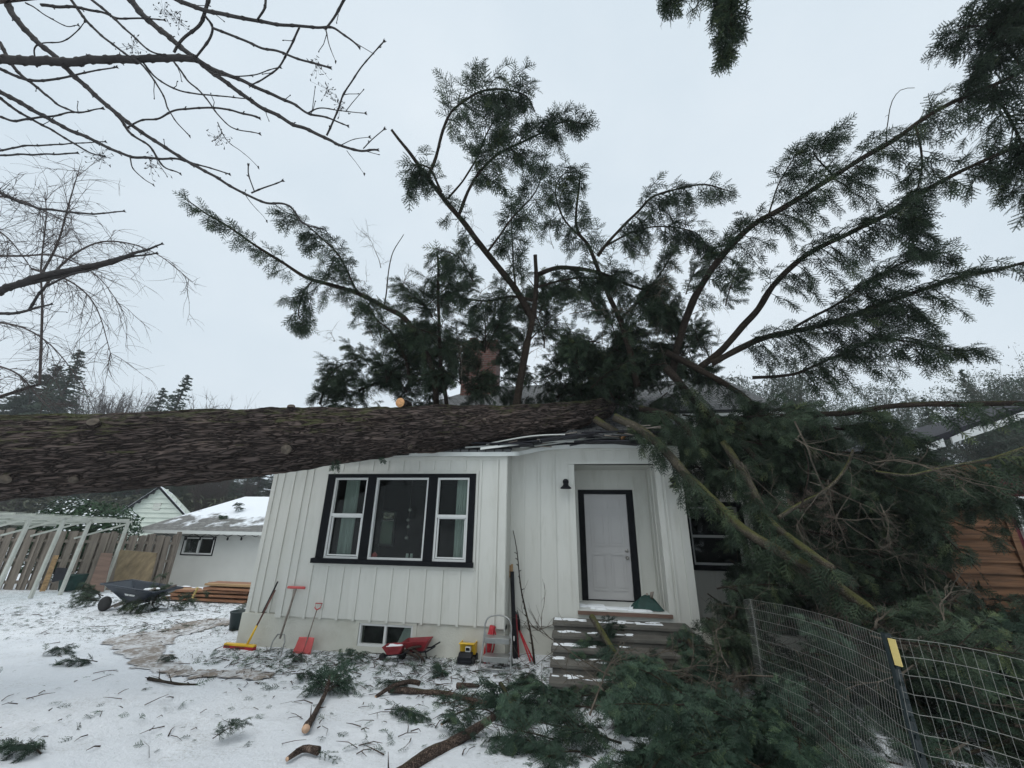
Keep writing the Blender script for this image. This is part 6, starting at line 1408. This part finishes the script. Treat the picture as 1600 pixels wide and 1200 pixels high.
for i,(u,v) in enumerate(((298,728),(322,738),(345,730),(368,735),(392,728),(412,722),(434,730),(455,728))): treeat(u,v,50+3*(i%3),CO[i%3],15,['misty conifer under the log right above the gable peak','misty conifer under the log just right of the gable','misty conifer behind the left slope of the snowy garage roof','misty conifer behind the start of the garage ridge','misty conifer under the log above the garage ridge','misty conifer under the log beside the white house corner','misty conifer half hidden by the white house corner','misty conifer behind the white house, barely showing'][i],g+', below the log','fir tree','distant_conifer',i,wide=2.2)
treeat(268,580,42,CO[1],15,'slim leaning conifer standing alone above the log',g,'fir tree','distant_conifer',.5,(0,.10),wide=1.5)
treeat(244,602,46,CO[1],15,'small conifer tucked against the slim leaning one',g,'fir tree','distant_conifer',.9,(0,.05),wide=1.5)
g='bare trees along the skyline on the left'
for i,(u,v,Y) in enumerate(((10,625,44),(165,622,50),(190,615,46),(215,618,52),(330,632,60),(352,636,62))):
    treeat(u,v,Y,DE[i%2],12,['low bare tree at the far left skyline','bare tree right of the tall distant conifer','upright bare thicket tree in the middle of the left skyline','bare tree touching the small distant conifer','faint bare treetop right of the leaning conifer','faint bare treetop furthest right above the log'][i],g,'bare tree','distant_bare_tree',i)
g='trees of the wood behind the garage'; rw_=np.random.RandomState(12)
for i in range(26):
    x=-75+i*3.1+rw_.uniform(-1,1); Y=rw_.uniform(34,56); k=i%4; ms=[DL[0],DE[0],DL[1],CO[2]][k]; H=15 if k==3 else 12; s=rw_.uniform(7,9.5)/H
    plant('woodland_tree',ms,(x,Y,-.6),s,['leafy evergreen tree of the misty wood behind the garage','bare tree of the misty wood behind the garage','leafy evergreen tree of the misty wood behind the garage','dark conifer of the misty wood behind the garage'][k],'tree',[g+', evergreen',g+', bare',g+', evergreen',g+', conifer'][k],rw_.rand()*6,(0,0),('crown','trunk','foliage') if k in (0,2) else ('crown','trunk'),s)
g='trees beyond the right neighbour'
for i,(u,v,Y,k) in enumerate(((1200,578,34,0),(1165,612,36,1),(1310,612,40,1),(1500,574,38,2),(1545,600,36,0),(1595,572,34,1),(1440,618,42,2),(1245,640,30,0),(1640,580,38,0),(1375,628,46,1))):
    ms=[DL[0],DL[1],CO[1]][k]; treeat(u,v,Y,ms,[12,12,15][k],['pale fuzzy tree behind the right end of the roof','leafy tree low behind the roof ridge','pale tree seen between the two lower big limbs','pointed conifer above the torn roof edge','rounded leafy tree at the right skyline','leafy tree at the right edge skyline','slim conifer behind the long horizontal limb','low leafy tree right of the house roof corner','leafy tree cut by the right edge','faint leafy tree far behind the hanging boughs'][i],g,'tree','distant_tree',i,(0,0),('crown','trunk','foliage') if k<2 else ('crown','trunk'))
# dense brush behind garage and houses, reads as one mass
q=np.random.RandomState(21); N=60000; C_=np.stack([q.uniform(-70,40,N),q.uniform(30,60,N),q.uniform(0,1,N)**1.4*4.5-.5],-1); a=q.normal(0,1,C_.shape);a/=np.linalg.norm(a,axis=1)[:,None]; c_=np.cross(a,q.normal(0,1,C_.shape)); c_/=np.linalg.norm(c_,axis=1)[:,None]; s_=q.uniform(.2,.45,N)[:,None]
V=np.stack([C_-a*s_,C_+c_*s_*.35,C_+a*s_],1).reshape(-1,3)
tag(bigmesh('undergrowth',V,np.arange(3*N).reshape(-1,3),M['brownbush']),'brown green undergrowth at the foot of the distant wood','undergrowth',kind='stuff')
# laurel
lc=onY(140,800,13.5); lau=thing('laurel_bush','big glossy evergreen bush dusted with snow behind the greenhouse frame','bush',(lc[0],lc[1],-.3))
q=np.random.RandomState(4); N=9000; d=q.normal(0,1,(N,3)); d/=np.linalg.norm(d,axis=1)[:,None]; rad_=(q.rand(N)**.35)[:,None]; lump=1+.25*(fbm(d*2+3,3)-.45)[:,None]*2
C_=np.array([lc[0]-.5,lc[1]+.2,1.35])+d*rad_*lump*np.array([2.7,1.0,1.55]); nrm_=d+q.normal(0,.5,d.shape); nrm_[:,2]+=.3; nrm_/=np.linalg.norm(nrm_,axis=1)[:,None]; a=np.cross(nrm_,q.normal(0,1,d.shape)); a/=np.linalg.norm(a,axis=1)[:,None]; c_=np.cross(nrm_,a); s_=q.uniform(.06,.10,N)[:,None]
V=np.stack([C_-a*s_,C_+c_*s_*.42-nrm_*.01,C_+a*s_,C_-c_*s_*.42-nrm_*.01],1).reshape(-1,3); bigmesh('leaves',V,np.arange(4*N).reshape(-1,4),M['laurel'],lau)
m_=(nrm_[:,2]>.55)&(rad_[:,0]>.82)&(q.rand(N)<.75)&(fbm(C_*1.2,2)>.36); k_=m_.sum(); C2=C_[m_]+nrm_[m_]*.012; V=np.stack([C2-a[m_]*s_[m_]*.7,C2+c_[m_]*s_[m_]*.4,C2+a[m_]*s_[m_]*.7,C2-c_[m_]*s_[m_]*.4],1).reshape(-1,3); bigmesh('snow',V,np.arange(4*k_).reshape(-1,4),M['snow'],lau)
b=MB(); 
for i in range(7): e=np.array([lc[0]-.5+q.uniform(-1.8,1.8),lc[1]+.2,1.8]); b.tube([(lc[0]-.5+q.uniform(-.3,.3),lc[1]+.2,-.4),e],[.05,.02],6)
b.build('stems',M['limb'],lau)
# brush beside the wheelbarrow
rb=np.random.RandomState(9); bh=thing('brush_pile','small pile of brown green brush beside the wheelbarrow','brush pile',ong(225,950))
for i in range(7):
    p=ong(rb.uniform(150,265),rb.uniform(938,958)); p[2]+=rb.uniform(.05,.2); bough(BG[rb.randint(4)],p,(rb.normal(0,1),rb.normal(0,.4),.15),rb.normal(0,.4),rb.uniform(.35,.55),bh,'bough')
rg=thing('roof_boughs','broken fir sprays stuck on the snowy garage roof','bough',(0,0,0)) if False else None
for i,(u,v) in enumerate(((365,790),(384,795),(342,808))):
    yy=Yg-.45+(1.2 if i<2 else .7)*1.2; p=onY(u,v,yy+.5); bough_=bough(BN[i],p,(1 if i!=1 else -.6,-.3,.1),0,.45,None,'fir_bough'); tag(bough_,['dark fir spray on the snowy garage roof, nearest the ridge on the left','dark fir spray on the garage roof beside the white house edge','thin fir spray lowest on the snowy garage roof'][i],'bough','fir sprays on the garage roof')
# sprays caught under the log in front of the bay
for i,(u,v,t) in enumerate(((524,716,6.3),(597,712,6.6))):
    o=bough(BN[i],atT(u,v,t),(.25,-.1,-1),0,.20 if i==0 else .15,tree)
# haze
b=MB(); b.box(-620,620,-310,910,-3.,26); hz=b.build('haze',[],None); tag(hz,'thin grey winter haze over the whole place','haze',kind='stuff')
hm=bpy.data.materials.new('haze'); hm.use_nodes=True; t_=hm.node_tree; t_.nodes.clear(); o_=t_.nodes.new('ShaderNodeOutputMaterial'); v_=t_.nodes.new('ShaderNodeVolumePrincipled'); v_.inputs['Density'].default_value=.0013; v_.inputs['Color'].default_value=(.9,.94,.97,1); t_.links.new(v_.outputs[0],o_.inputs['Volume']); hz.data.materials.append(hm)
SC.cycles.volume_bounces=0; SC.cycles.volume_max_steps=64
